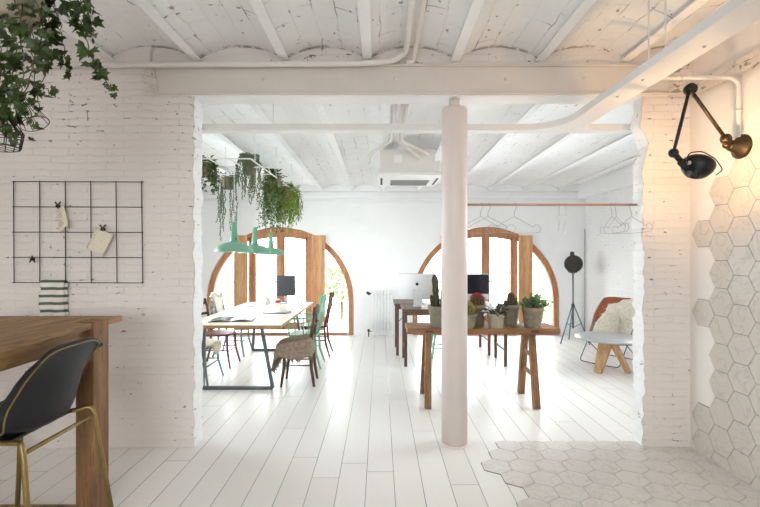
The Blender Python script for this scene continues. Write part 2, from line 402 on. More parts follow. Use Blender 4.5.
def rough_block(x0, x1, y0, y1, z0, z1, edge_x=None, hole=None, st=.032, seed=0.0, amp=.016, only=None):
    """a masonry block as one fine shell, knobbly, with a ragged vertical edge at edge_x"""
    mb = MB()
    nx, ny, nz = max(2, int((x1 - x0) / st)), max(2, int((y1 - y0) / st)), max(2, int((z1 - z0) / st))
    def dis(p):
        x, y, z = p; q = Vector((x * 9 + seed, y * 9, z * 9)); e = 0
        if edge_x is not None:
            e = math.exp(-abs(x - edge_x) / .05)
        n1 = mnoise.noise(q); n2 = mnoise.noise(q * 2.7 + Vector((7, 3, 1))); n3 = mnoise.noise(q * 1.4 + Vector((1, 9, 4)))
        ds = 1 if x < (x0 + x1) / 2 else -1
        ox = e * amp * (n1 + .6 * n2) + e * amp * .5 * ds
        oy = (.0035 * n2 + e * amp * .8 * n3) * (1 if abs(y - y0) < abs(y - y1) else -1)
        if abs(y - y0) < .02: oy += e * amp * .6
        if abs(y - y1) < .02: oy -= e * amp * .6
        if hole is not None:
            g = math.exp(-((z - hole) / .055) ** 2) * e
            g2 = math.exp(-((z - hole + .17) / .10) ** 2) * e
            ox += -.035 * g * (1 + n2) + .04 * g2; oy += -.03 * g * (.6 + n3)
        if only: ox += .004 * only; oy += .002 * (1 if y > (y0 + y1) / 2 else -1)
        return (x + ox, y + oy, z)
    lx = lambda t: x0 + (x1 - x0) * t
    ly = lambda t: y0 + (y1 - y0) * t
    lz = lambda t: z0 + (z1 - z0) * t
    if only:
        xe = x1 if only > 0 else x0
        return mb.grid(lambda u, v: dis((xe, ly(u if only > 0 else 1 - u), lz(v))), ny, nz)
    mb.grid(lambda u, v: dis((lx(u), y0, lz(v))), nx, nz)
    mb.grid(lambda u, v: dis((lx(1 - u), y1, lz(v))), nx, nz)
    mb.grid(lambda u, v: dis((x1, ly(u), lz(v))), ny, nz)
    mb.grid(lambda u, v: dis((x0, ly(1 - u), lz(v))), ny, nz)
    mb.grid(lambda u, v: dis((lx(u), ly(v), z1)), nx, ny)
    return mb

YF, YB = 3.41, 3.59           # front and back of the dividing wall
mb = rough_block(-3.4, -1.475, YF, YB, 0, 2.8, -1.475, seed=2.1)
mb.box(-4.3, -3.39, YF, YB, 0, 3.3)
b2 = rough_block(-3.4, -1.80, YF, YB, 2.8, 3.3, -1.80, seed=5.1, amp=.03)
mb.add(b2.v, b2.f, True)
struct(mb.build('wall_front_left', M['brick']))
struct(rough_block(-3.4, -1.475, YF, YB, 0, 2.8, -1.475, seed=2.1, only=1).build('lit_reveal_left', M['reveal']))  # skin over the pier's inner face, coloured as lit by the windows
struct(rough_block(2.085, 2.52, YF, YB - .02, 0, 2.8, 2.085, hole=2.56, seed=11.3, amp=.026, only=-1).build('lit_reveal_right', M['reveal']))
mb = rough_block(2.085, 2.52, YF, YB - .02, 0, 2.8, 2.085, hole=2.56, seed=11.3, amp=.026)
mb.box(2.51, 4.2, YF, YB, 0, 3.3)
struct(mb.build('wall_front_right', M['brick_r']))
mb = rough_block(-1.82, 2.52, YF + .03, YB, 3.035, 3.3, None, seed=3)
struct(mb.build('wall_over_beam', M['brick']))

# steel beam over the opening: web between two flanges
mb = MB()
mb.box(-1.84, 2.36, YF + .012, YB - .012, 2.812, 3.028)
mb.box(-1.84, 2.36, YF - .012, YB + .005, 2.80, 2.814)
mb.box(-1.84, 2.36, YF - .012, YB + .005, 3.026, 3.04)
for x in (-.93, .12, 1.0, 1.62): mb.lathe([(.014, 0), (.014, .006), (.006, .012)], (x, YF + .012, 2.93), 8, (0, -1, 0))
struct(mb.build('ceiling_beam', M['steel'], bevel=.003))
struct(MB().box(-1.5, 2.1, YF + .005, YB + .012, 2.792, 2.801).build('lit_soffit', M['white']))  # added white plate: back-room light on the soffit, put in as colour
mb = rough_block(2.28, 2.50, YF - .02, YF + .05, 2.78, 3.10, 2.28, seed=8.8, amp=.05, st=.02)
struct(mb.build('trim_1', M['rough']))
struct(rough_block(-1.86, -1.765, YF - .03, YF + .05, 2.79, 3.0, -1.765, seed=9.1, amp=.04, st=.014).build('trim_6', M['rough']))

def vault(name, xs, y0, y1, zs0, zs1, rise, mat, ny=2, thick=.06):
    """shallow brick vaults spanning from joist to joist"""
    mb = MB(); pr = []
    for a, b in zip(xs, xs[1:]):
        for k in range(14):
            t = k / 14; pr.append((a + (b - a) * t, rise * math.sin(PI * t) ** .8))
    pr.append((xs[-1], 0)); n = len(pr)
    vs = []
    for j in range(ny + 1):
        t = j / ny; y = y0 + (y1 - y0) * t; z = zs0 + (zs1 - zs0) * t
        vs += [(x, y, z + h) for x, h in pr]
    o = len(vs)
    vs += [(x, y0, zs0 + rise + thick) for x, h in pr] + [(x, y1, zs1 + rise + thick) for x, h in pr]
    fs = [(j * n + i, (j + 1) * n + i, (j + 1) * n + i + 1, j * n + i + 1) for j in range(ny) for i in range(n - 1)]
    mb.add(vs, fs, True)
    mb.add(vs[o:], [(i, i + 1, n + i + 1, n + i) for i in range(n - 1)])
    return struct(mb.build(name, mat))
JX = [-4.24, -3.54, -2.83, -2.14, -1.455, -.757, -.10, .60, 1.275, 1.955, 2.64]
vault('ceiling_front', JX, -3.0, YF + .05, 3.088, 3.088, .10, M['vault'])
for x in JX[1:-1]:
    mb = MB().box(x - .038, x + .038, -2.98, YF + .03, 3.072, 3.082).box(x - .008, x + .008, -2.98, YF + .03, 3.08, 3.13)
    struct(mb.build('ceiling_joist', M['joist'], bevel=.002))
JB = [-3.62, -2.97, -2.31, -1.70, -1.085, -.52, .06, .72, 1.36, 2.02, 2.67, 3.32, 3.98]
ZB0, ZB1 = 2.83, 2.735
vault('ceiling_back', JB, YB - .04, 8.12, ZB0, ZB1, .085, M['vault_b'])
for x in JB[1:-1]:
    mb = MB()
    for (w, a, b) in ((.034, -.016, -.006), (.008, -.008, .05)):
        mb.hexa([(x - w, YB - .03, ZB0 + a), (x + w, YB - .03, ZB0 + a), (x + w, 8.1, ZB1 + a), (x - w, 8.1, ZB1 + a),
                 (x - w, YB - .03, ZB0 + b), (x + w, YB - .03, ZB0 + b), (x + w, 8.1, ZB1 + b), (x - w, 8.1, ZB1 + b)])
    struct(mb.build('ceiling_joist', M['joist'], bevel=.002))

# right wall with its ledge, back-room walls, room behind the lens
struct(MB().box(2.46, 2.60, -3.0, YF + .01, 0, 3.4).build('wall_right', M['plaster_f']))
mb = rough_block(2.425, 2.47, -2.9, YF + .01, 2.75, 2.86, 2.425, seed=4.4, amp=.012, st=.04)
struct(mb.build('trim_2', M['rough']))
struct(MB().box(-4.4, -4.26, -3.0, YF + .05, 0, 3.4).build('wall_left', M['plaster_f']))
LW, RW = (4.3, 7.2, .75, 2.35), (3.95, 6.15, .75, 2.35)     # unseen openings added in both back-room side walls for more light
def side_wall(name, x0, x1, o, m):
    a, b, c, d = o
    return struct(MB().box(x0, x1, YB - .02, a, 0, 2.95).box(x0, x1, b, 8.1, 0, 2.95).box(x0, x1, a, b, 0, c).box(x0, x1, a, b, d, 2.95).build(name, m))
side_wall('wall_back_left', -3.62, -3.48, LW, M['plaster']); side_wall('wall_back_right', 3.86, 4.0, RW, M['brick_far'])
def added_side_window(i, x, o):  # unseen window, added to brighten the back room
    a, b, c, d = o; root = thing('window_%d' % i, None, None, (x, (a + b) / 2, 0)); struct(root); w = (b - a) / 2
    mb = MB().box(-.03, .03, -w, w, c, c + .06).box(-.03, .03, -w, w, d - .06, d).box(-.03, .03, -w, -w + .06, c, d).box(-.03, .03, w - .06, w, c, d).box(-.03, .03, -.04, .04, c, d)
    mb.build('window_frame', M['winwood'], root, bevel=.004)
    MB().box(-.004, .004, -w + .05, w - .05, c + .05, d - .05).build('pane', M['glass'], root)
added_side_window(3, -3.55, LW); added_side_window(4, 3.93, RW)
mb = MB()   # wall behind the lens, with an opening added to light the front room
mb.box(-4.4, -1.9, -3.14, -3.0, 0, 3.4).box(.75, 2.6, -3.14, -3.0, 0, 3.4).box(-1.9, .75, -3.14, -3.0, 0, 1.0).box(-1.9, .75, -3.14, -3.0, 2.42, 3.4)
struct(mb.build('wall_rear', M['plaster_f']))
struct(MB().box(-4.4, 2.6, -3.14, YF + .1, 3.26, 3.36).build('roof_front', M['plaster_f']))
struct(MB().box(-3.7, 4.1, YB - .05, 8.45, 2.99, 3.09).build('roof_back', M['plaster_f']))

# far wall with two round-arched openings
YW, WT = 8.08, .34
WIN = (-1.88, 1.998); WR, WS = 1.385, .655
mb = MB(); xs = [-3.7]
def arch_z(x):
    for c in WIN:
        if abs(x - c) < WR - 1e-6: return WS + math.sqrt(max(0, WR * WR - (x - c) ** 2))
    return None
for c in WIN: xs += [c - WR * math.cos(PI * k / 48) for k in range(49)]
xs.append(4.1)
for a, b in zip(xs, xs[1:]):
    m_ = (a + b) / 2; za = arch_z(m_)
    if za is None:
        mb.box(a, b, YW, YW + WT, 0, 3.0)
    else:
        c = min(WIN, key=lambda w: abs(w - m_))
        z0 = WS + math.sqrt(max(0, WR * WR - (a - c) ** 2)); z1 = WS + math.sqrt(max(0, WR * WR - (b - c) ** 2))
        mb.hexa([(a, YW, z0), (b, YW, z1), (b, YW + WT, z1), (a, YW + WT, z0), (a, YW, 3), (b, YW, 3), (b, YW + WT, 3), (a, YW + WT, 3)])
struct(mb.build('wall_back', M['plaster']))
struct(MB().box(-3.49, 3.87, YW - .07, YW + .01, 2.575, 2.70).box(-3.49, 3.87, YW - .035, YW + .01, 2.50, 2.52).build('trim_3', M['plaster'], bevel=.008))
struct(rough_block(-3.5, 3.87, YW - .10, YW + .02, 2.695, 2.90, None, seed=6, st=.08).build('trim_4', M['plaster']))
# beam along the right side of the back room
struct(MB().box(3.70, 3.87, YB, YW, 2.56, 2.9).build('trim_5', M['plaster']))

def arch_window(i, c):
    root = thing('window_%d' % i, None, None, (c, YW + .10, 0)); struct(root)
    def sweep(mb, path, w, y0, y1):      # rectangular section along a path in the wall's plane, w to the inside
        n = len(path); q = []
        for k, p in enumerate(path):
            a = path[max(0, k - 1)]; b = path[min(n - 1, k + 1)]
            t = Vector((b[0] - a[0], b[1] - a[1])).normalized(); nn = Vector((t.y, -t.x))
            ins = (p[0] + nn.x * w, p[1] + nn.y * w)
            q += [(p[0], y0, p[1]), (ins[0], y0, ins[1]), (ins[0], y1, ins[1]), (p[0], y1, p[1])]
        fs = []
        for k in range(n - 1):
            for j in range(4):
                l = (j + 1) % 4
                fs.append((k * 4 + j, k * 4 + l, (k + 1) * 4 + l, (k + 1) * 4 + j))
        mb.add(q, fs + [(0, 3, 2, 1), ((n - 1) * 4, (n - 1) * 4 + 1, (n - 1) * 4 + 2, (n - 1) * 4 + 3)])
    r = WR - .005
    path = [(-r, .0), (-r, .3)] + [(-r * math.cos(PI * k / 40), WS + r * math.sin(PI * k / 40)) for k in range(41)] + [(r, .3), (r, .0)]
    mb = MB(); sweep(mb, path, .10, -.06, .06)
    mb.build('window_frame', M['winwood'], root, bevel=.006)
    mb = MB().box(-1.27, 1.27, -.06, .06, 0, .045); mb.build('sill_rail', M['winwood'], root, bevel=.006)
    # door frame: posts and curved head
    def head(x, z0, z1, hw): return z0 + (z1 - z0) * math.sqrt(max(0, 1 - (x / hw) ** 2 * .999)) if hw else z0
    hw = .84
    def hz(x): return 1.86 + .16 * (1 - (x / hw) ** 2)
    path = [(-hw + 2 * hw * k / 24, hz(-hw + 2 * hw * k / 24)) for k in range(25)]
    mb = MB(); sweep(mb, path, .095, -.09, .05); mb.build('door_head', M['winwood'], root, bevel=.005)
    for s in (-1, 1):
        mb = MB().box(min(s * .60, s * .52), max(s * .60, s * .52), -.07, .05, .10, hz(.56) - .03); mb.build('door_post', M['winwood'], root, bevel=.006)
        # leaf: stiles and rails round one pane
        a, b = (.015, .53) if s > 0 else (-.53, -.015)
        mb = MB().box(a, a + .06, -.055, .03, .10, 1.86).box(b - .06, b, -.055, .03, .10, 1.86).box(a, b, -.055, .03, .10, .24)
        zi = lambda x: hz(x) - .16
        pth = [(a + (b - a) * k / 12, hz(a + (b - a) * k / 12) - .085) for k in range(13)]
        sweep(mb, pth, .09, -.055, .03)
        lf = mb.build('door_leaf', M['winwood'], root, bevel=.005)
        MB().tube([((a + .03) if s > 0 else (b - .03), -.055, 1.02), ((a + .03) if s > 0 else (b - .03), -.10, 1.02), ((a + .12) if s > 0 else (b - .12), -.10, 1.02)], .009).build('handle', M['bronze'], lf)
        # folded shutter board standing beside the door
        x0, x1 = (.60, .855) if s > 0 else (-.855, -.60)
        mb = MB().box(x0, x1, -.15, -.105, .10, 1.88)
        for za, zb in ((.2, .72), (.8, 1.32), (1.40, 1.80)):
            mb.box(x0 + .05, x1 - .05, -.158, -.15, za, zb)
        mb.build('shutter', M['shutter'], root, bevel=.006)
    MB().box(-.035, .035, -.075, .035, .10, 1.92).build('meeting_post', M['winwood'], root, bevel=.006)
    n = 40
    pts = [(-1.28, .1)] + [(-1.28 * math.cos(PI * k / n), WS + 1.28 * math.sin(PI * k / n)) for k in range(n + 1)] + [(1.28, .1)]
    MB().prism(pts, .012, .018, lambda x, z, y: (x, y, z)).build('pane', M['glass'], root)
for i, c in enumerate(WIN): arch_window(i + 1, c)

# floor tiles and wall tiles, every hexagon with its joint
def hexes(cells, h, mp, thick, gap=.0025, clip=None):
    mb = MB(); s = (h / 2 - gap) / math.cos(PI / 6)
    for (a, b, flat) in cells:
        poly = []
        for k in range(6):
            t = PI / 3 * k + (0 if flat else PI / 6)
            poly.append((a + s * math.cos(t), b + s * math.sin(t)))
        if clip: poly = clip(poly)
        if len(poly) >= 3: mb.prism(poly, 0, thick, mp)
    return mb
def clip_half(poly, ax, lim, keep_less):
    out = []
    for i, p in enumerate(poly):
        q = poly[(i + 1) % len(poly)]
        ip = (p[ax] <= lim) if keep_less else (p[ax] >= lim); iq = (q[ax] <= lim) if keep_less else (q[ax] >= lim)
        if ip: out.append(p)
        if ip != iq:
            t = (lim - p[ax]) / (q[ax] - p[ax]); out.append((p[0] + (q[0] - p[0]) * t, p[1] + (q[1] - p[1]) * t))
    return out
hh = .196; pit = hh * .8660
left = {-2: 1, -1: 0, 0: 0, 1: 0, 2: 1, 3: 0, 4: 1, 5: 1, 6: 0}
cells, back = [], []
for r_ in range(-2, 34):
    y = 3.105 - r_ * pit; odd = r_ % 2
    k0 = left.get(r_, random.choice((0, 1)))
    xl = (.742 if not odd else .84) + k0 * hh
    k = 0
    while xl + hh / 2 + k * hh < 2.55:
        cells.append((xl + hh / 2 + k * hh, y, False)); k += 1
def cl(p): return clip_half(clip_half(p, 0, 2.457, True), 1, 3.52, True)
struct(hexes(cells, hh, lambda x, y, z: (x, y, z), .006, .0018, cl).build('floor_tiles', M['tile']))
struct(hexes(cells, hh, lambda x, y, z: (x, y, z), .003, -.0012, cl).build('floor_grout', M['grout']))
cells = []; hw_ = .2; cp = hw_ * .8660
for c_ in range(-1, 30):
    y = 3.09 - c_ * cp
    for k in range(0, 16):
        z = (.09 if c_ % 2 else .19 - .2) + .2 * k
        if c_ == -1:
            if round(z, 2) not in (1.69, 1.09, .29, .09): continue
        else:
            top = [2.02, 2.12, 2.32, 2.52, 2.32, 2.52][min(c_, 5)]
            if z > top: continue
        cells.append((y, z, True))
def cl2(p): return clip_half(clip_half(p, 1, .004, False), 0, 3.40, True)
struct(hexes(cells, hw_, lambda y, z, t: (2.461 - t, y, z), .012, .002, cl2).build('wall_tiles', M['walltile']))
struct(hexes(cells, hw_, lambda y, z, t: (2.461 - t, y, z), .007, -.001, cl2).build('wall_grout', M['grout']))

# round column under the beam
cx_, cy_ = .606, 3.50
mb = MB().lathe([(.118, .0), (.118, .008), (.105, .012)], (cx_, cy_, 0), 40)
mb.lathe([(.104, .005), (.104, 2.695), (.098, 2.715), (.045, 2.72)], (cx_, cy_, 0), 48)
mb.lathe([(.042, 2.70), (.042, 2.80)], (cx_, cy_, 0), 24)
struct(mb.build('column', M['column']))

# ------------------------------------------------------------------ overhead rail with its curved junction
XL, XR, YN, YFAR, ZR0, ZR1 = 1.54, 1.72, 3.69, 3.80, 2.60, 2.655
rc = .30
poly = [(XL, .3), (XL, YN - rc)] + [(XL - rc + rc * math.cos(t), YN - rc + rc * math.sin(t)) for t in [PI / 2 * k / 10 for k in range(1, 11)]]
poly += [(-3.4, YN), (-3.4, YFAR), (3.8, YFAR), (3.8, YN)]
r2 = .13
poly += [(XR + r2, YN)] + [(XR + r2 - r2 * math.sin(t), YN - r2 + r2 * math.cos(t)) for t in [PI / 2 * k / 8 for k in range(1, 9)]] + [(XR, .3)]
rail = thing('overhead_rail', 'white overhead steel track with curved junction slung under the beam', 'ceiling track', (1.63, 3.0, 2.6))
def at(root): return root.location
def sub_world(mb, name, m, root, **k):
    o = mb.build(name, m, None, **k)
    for v in o.data.vertices: v.co -= Vector(root.location)
    o.parent = root; return o
mb = MB().prism(poly, ZR0, ZR1, lambda x, y, z: (x, y, z))
sub_world(mb, 'track', M['rail'], rail, bevel=.004)
for (x, y, zt) in ((1.66, 2.50, 3.13), (1.76 - .06, 2.72, 3.15), (1.60, .9, 3.13)):
    sub_world(MB().tube([(x, y, ZR1 - .01), (x, y, zt)], .005), 'hanger_rod', M['rail'], rail)
for x in (-.93, -2.6):
    sub_world(MB().tube([(x, 3.745, ZR1 - .01), (x, 3.745, 2.88)], .004), 'hanger_rod', M['rail'], rail)
for (y, x) in ((2.9, 1.60), (2.62, 1.60), (2.2, 1.66)):
    sub_world(MB().ball((x, y, ZR0), .009, 8, 6), 'bolt', M['chrome'], rail)

# ------------------------------------------------------------------ pipes and conduits
def bend(pts, r=.06, n=6):
    """round the corners of a polyline"""
    pts = [Vector(p) for p in pts]; out = [pts[0]]
    for a, b, c in zip(pts, pts[1:], pts[2:]):
        u = (a - b); v = (c - b); rr = min(r, u.length * .45, v.length * .45); p = b + u.normalized() * rr; q = b + v.normalized() * rr
        for k in range(n + 1):
            t = k / n; out.append(p * (1 - t) ** 2 + b * 2 * t * (1 - t) + q * t * t)
    return out + [pts[-1]]
y_ = YF - .05
mb = MB().tube(bend([(-3.4, y_, 3.005), (-.15, y_, 3.025), (.10, y_, 3.045), (.20, y_ - .02, 3.10), (.20, 1.0, 3.14)], .12), .022, 12)
tag(mb.build('ceiling_pipe', M['pipe']), 'thick white pipe along the beam top, turning onto the vault', 'pipe')
mb = MB().tube(bend([(.275, -1, 3.15), (.275, 3.30, 3.13), (.265, y_ + .06, 3.06), (.20, y_ + .03, 3.05)], .05), .02, 12)
tag(mb.build('ceiling_conduit', M['pipe']), 'white conduit running along the vault beside the joist above the beam', 'pipe')
lampY = 2.92
mb = MB().tube(bend([(1.78, lampY, 2.735), (2.385, lampY, 2.735), (2.435, lampY, 2.70), (2.435, lampY, 2.33)], .07), .013, 10)
o = tag(mb.build('lamp_conduit', M['pipe']), 'thin white conduit bending down to the wall lamp base', 'pipe')
MB().tube([(2.435, lampY, 2.50), (2.435, lampY, 2.52)], .017, 10).build('collar', M['pipe'], o)
MB().tube([(2.0, lampY, 2.735), (2.05, lampY, 2.735)], .016, 10).build('collar', M['pipe'], o)
mb = MB().tube([(3.83, 8.04, .02), (3.83, 8.04, 2.0)], .009, 8)
tag(mb.build('corner_conduit', M['chrome']), 'thin grey conduit standing in the far right corner', 'pipe')

# ------------------------------------------------------------------ air conditioner on the far ceiling
ac = thing('air_conditioner', 'white ceiling cassette air conditioner near the far wall', 'air conditioner', (.34, 5.2, 2.42))
mb = MB().box(-.37, .38, -.38, .45, 0, .03); pl = mb.build('grille_plate', M['white'], ac, bevel=.008)
mb = MB().box(-.22, .26, -.06, .36, -.004, .004); g = mb.build('intake_grille', M['acgrey'], pl)
sl = MB()
for k in range(5): sl.box(-.21, .25, -.04 + k * .08, .0 + k * .08, -.007, -.003)
sl.build('louvre', M['dark_slot'], g)
MB().box(-.335, -.31, -.18, .30, -.003, .002).build('air_slot', M['dark_slot'], pl)
MB().box(.32, .345, -.18, .30, -.003, .002).build('air_slot', M['dark_slot'], pl)
MB().box(-.34, .29, -.32, .36, .03, .30).build('housing', M['acgrey'], ac, bevel=.006)
MB().box(-.18, -.09, -.324, -.318, .15, .24).build('access_cover', M['white'], ac, bevel=.002)
MB().box(.29, .36, -.2, .1, .08, .2).build('valve_box', M['acgrey'], ac, bevel=.004)
for k, (x0, dx) in enumerate(((.13, -.28), (.19, .30), (.225, .36))):
    mb = MB().tube(bend([(x0, YB + .05, 2.80), (x0, 4.72, 2.775), (x0 + dx * .9, 4.86, 2.66 - .05 * (k % 2)), (x0 + dx + .02, 5.15, 2.62)], .1), .019 - .003 * (k == 0), 10)
    tag(mb.build('refrigerant_pipe', M['pipe']), ['white pipe dropping to the left side of the air conditioner', 'inner of two white pipes bending right over the air conditioner', 'outer of two white pipes bending right over the air conditioner'][k], 'pipe', None)

# ------------------------------------------------------------------ radiator
rad = thing('radiator', 'white column radiator on the far wall between the arched windows', 'radiator', (.04, 7.97, 0))
for k in range(7):
    x = -.17 + k * .056
    mb = MB()
    for y in (-.045, .03): mb.tube([(x, y, .11), (x, y, .80)], .016, 8)
    mb.tube(bend([(x, -.05, .12), (x, -.05, .075), (x, .035, .075), (x, .035, .12)], .03), .02, 8).tube(bend([(x, -.05, .79), (x, -.05, .84), (x, .035, .84), (x, .035, .79)], .03), .02, 8)
    mb.build('column_section', M['white'], rad)
MB().box(-.18, -.155, -.04, .04, 0, .075).build('foot', M['white'], rad); MB().box(.155, .18, -.04, .04, 0, .075).build('foot', M['white'], rad)
MB().tube([(-.2, -.01, .10), (-.25, -.01, .10), (-.25, -.01, .0)], .011).tube([(-.25, -.01, .09), (-.25, -.01, .14)], .02).build('lockshield_valve', M['bronze'], rad)
MB().tube(bend([(-.2, -.01, .80), (-.24, -.01, .80), (-.24, .10, .80)], .02), .012).tube([(-.24, -.01, .79), (-.27, -.08, .82)], .025).build('thermostat_valve', M['bronze'], rad)

# ------------------------------------------------------------------ plants hanging at the top left, front
def hangers(mb, c, zt, zb, r): 
    for k in range(3):
        a = 2 * PI * k / 3 + .5
        mb.tube([(c[0] + r * math.cos(a), c[1] + r * math.sin(a), zb), (c[0], c[1], zt)], .0025, 6)
rnd = random.Random(3)
pc = P(14, 0, 2.0); pc.z = 2.62
iv = thing('hanging_ivy', 'big trailing ivy in a grey pot hanging at the top left corner', 'plant', pc)
MB().lathe([(.0, 0), (.088, 0), (.094, .008), (.125, .20), (.132, .20), (.134, .235), (.122, .235), (.118, .19), (.0, .19)], (0, 0, 0), 32).build('pot', M['pot3'], iv)
mb = MB(); hangers(mb, (0, 0), .46, .225, .128); mb.build('hanger_wire', M['wire'], iv)
leaves, stems = MB(), MB()
strands = [  # measured courses of the trailing stems
    [(20, -32), (58, -15), (75, 10), (82, 30), (90, 50), (98, 72), (112, 90)], [(30, -30), (70, -20), (85, 5), (90, 20), (96, 38)],
    [(20, -20), (50, -5), (60, 20), (62, 42), (66, 62), (68, 74)], [(20, -20), (46, 0), (50, 25), (48, 48), (52, 66)],
    [(15, -18), (38, 10), (42, 40), (45, 60), (42, 85), (50, 92)], [(14, -15), (36, 5), (30, 35), (34, 70), (38, 100), (40, 112)],
    [(8, -15), (22, 10), (22, 45), (24, 75), (20, 95), (30, 112), (34, 128)], [(5, -15), (12, 20), (10, 50), (12, 85), (8, 110), (24, 138)],
    [(0, -15), (-8, 20), (2, 55), (-2, 90), (4, 120), (12, 136)], [(0, -10), (-14, 30), (-10, 70), (-6, 100), (2, 126)], [(10, -20), (30, -8), (44, 15), (38, 55), (28, 70)],
    [(20, -25), (60, -25), (78, -8), (84, 12)], [(10, -20), (20, 20), (32, 30), (36, 52), (26, 90)], [(-10, -20), (-30, 20), (-28, 60), (-20, 100)], [(10, -10), (8, 20), (18, 48), (16, 66), (12, 80)]]
for si, st in enumerate(strands):
    dd = 2.0 + rnd.uniform(-.16, .14); pts = [P(x, y, dd + (0 if k else 0)) for k, (x, y) in enumerate(st)]
    pts[0] = Vector((pc.x + rnd.uniform(-.06, .06), pc.y + rnd.uniform(-.06, .06), pc.z + .21))
    sm = []
    for a, b in zip(pts, pts[1:]):
        for k in range(6):
            sm.append(a.lerp(b, k / 6) + Vector((rnd.uniform(-1, 1), rnd.uniform(-1, 1), rnd.uniform(-1, 1))) * .006)
    sm.append(pts[-1]); stems.tube([q - pc for q in sm], .0022, 5)
    for q in sm:
        tip = (q - sm[-1]).length
        for _ in range(2):
            if rnd.random() < (.50 if si > 1 else .62):
                s_ = rnd.uniform(.034, .062) * (.55 if tip < .07 else 1)
                d = Vector((rnd.uniform(-1, 1), rnd.uniform(-1, .6), rnd.uniform(-1.2, .2)))
                leaves.ivy(q - pc + d.normalized() * .018, d, (rnd.uniform(-.6, .6), -1, rnd.uniform(-.2, 1.0)), s_)
leaves.build('foliage', M['ivy'], iv); stems.build('stems', M['stem'], iv)
o = tag(MB().tube(bend([P(92, -80, 2.05), P(92, 15, 2.05), P(92.4, 18, 2.05)], .01), .0035, 8).ball(P(92.2, 18, 2.05), .007, 8, 6).build('ceiling_rod', M['white']), 'white metal rod hanging from the vault right of the big ivy', 'rod')

def wire_ring(mb, c, r, z, n=28, t=.0022):
    mb.tube([(c[0] + r * math.cos(2 * PI * k / n), c[1] + r * math.sin(2 * PI * k / n), z) for k in range(n)], t, 6, True)
bc = P(-13, 146, 2.0); bk = thing('wire_basket', 'black wire basket with flared bowl hanging below the big ivy', 'basket', bc)
mb = MB(); pf = [(.122, 0), (.128, .035), (.134, .073), (.118, .10), (.088, .14), (.072, .19), (.06, .25)]
for r, z in ((.122, 0), (.128, .037), (.134, .074), (.072, .19), (.06, .25)): wire_ring(mb, (0, 0), r, z)
for k in range(18):
    a = 2 * PI * k / 18; mb.tube([(r * math.cos(a), r * math.sin(a), z) for r, z in pf], .0022 if k % 3 else .004, 5)
for k in range(-3, 4):
    x = k * .036; w = math.sqrt(.122 ** 2 - x * x); mb.tube([(x, -w, 0), (x, w, 0)], .0016, 5)
mb.build('bowl', M['wire'], bk)
MB().tube([(-.06, 0, .25), (-.03, 0, .32), (0, 0, .34), (.03, 0, .32), (.06, 0, .25)], .0028).tube([(0, 0, .34), (0, 0, 1.05)], .0014).build('handle', M['wire'], bk)
b2 = thing('wire_cone', 'small black wire cone tilted behind the ivy beside the wire basket', 'basket', P(11, 84, 2.12))
mb = MB(); ax = (P(40, 124, 2.12) - P(16, 84, 2.12)); A = ax.normalized(); U = Vector((.55, -.15, .75)); U = (U - A * U.dot(A)).normalized(); V = A.cross(U)
def ring(t, r): return [A * (ax.length * t) + U * (r * math.cos(2 * PI * k / 24)) + V * (r * math.sin(2 * PI * k / 24)) for k in range(24)]
for t, r in ((.35, .022), (.7, .048), (1.0, .062)): mb.tube(ring(t, r), .0018, 5, True)
for k in range(10):
    mb.tube([Vector((0, 0, 0)), ring(.7, .048)[int(k * 2.4)], ring(1, .062)[int(k * 2.4)]], .0015, 5)
mb.build('cage', M['wire'], b2)
MB().tube([Vector((0, 0, 0)), Vector((-.03, -.03, .5))], .0014, 5).build('hanging_wire', M['wire'], b2)

# ------------------------------------------------------------------ wire grid on the brick wall with its notes
GY = YF - .022
gx0, gx1, gz0, gz1 = P(13.5, 0, GY).x, P(142, 0, GY).x, P(0, 282.5, GY).z, P(0, 181.7, GY).z
mb = MB()
for k in range(6):
    x = gx0 + (gx1 - gx0) * k / 5; mb.tube([(x + .004 * math.sin(k), GY, gz1 + .006), (x + .008, GY - .004, gz0 - .006)], .0034, 6)
for k in range(5):
    z = gz0 + (gz1 - gz0) * k / 4; mb.tube([(gx0 - .006, GY - .006, z), (gx1 + .012, GY - .006, z - .003)], .0034, 6)
for x in (gx0, gx1):
    for z in (gz0, gz1): mb.tube([(x, GY, z), (x, YF - .004, z)], .004, 6)
tag(mb.build('wire_grid', M['wire']), 'black wire memo grid hanging on the white brick wall', 'memo board')
def note(corners, label, seed):
    c = [P(x, y, GY - .022) for x, y in corners]; root = thing('paper_note', label, 'note', c[0], 0)
    q = [p - c[0] for p in c]
    def fn(u, v):
        p = (q[0] * (1 - u) + q[1] * u) * (1 - v) + (q[3] * (1 - u) + q[2] * u) * v
        return p + Vector((0, -.035 * v * v + .006 * math.sin(u * 5 + seed), 0))
    MB().grid(fn, 8, 8).build('sheet', M['paper'], root, solid=.0012)
    mb = MB()
    for k in range(5):
        v = .2 + .13 * k; mb.add([fn(.14, v) + Vector((0, -.0016, 0)), fn(.14 + .5 + .08 * ((k * 7 + seed) % 4), v) + Vector((0, -.0016, 0)),
                             fn(.14 + .5 + .08 * ((k * 7 + seed) % 4), v + .035) + Vector((0, -.0016, 0)), fn(.14, v + .035) + Vector((0, -.0016, 0))], [(0, 1, 2, 3)])
    mb.build('print', M['print'], root)
note([(55.6, 212), (63.6, 205), (71.2, 225.8), (61, 232.8)], 'cream paper note clipped to upper left of the wire grid', 1)
note([(95.2, 226.4), (113, 234.5), (104.2, 255.8), (88.5, 248)], 'larger cream paper note clipped right of the grid middle', 2)
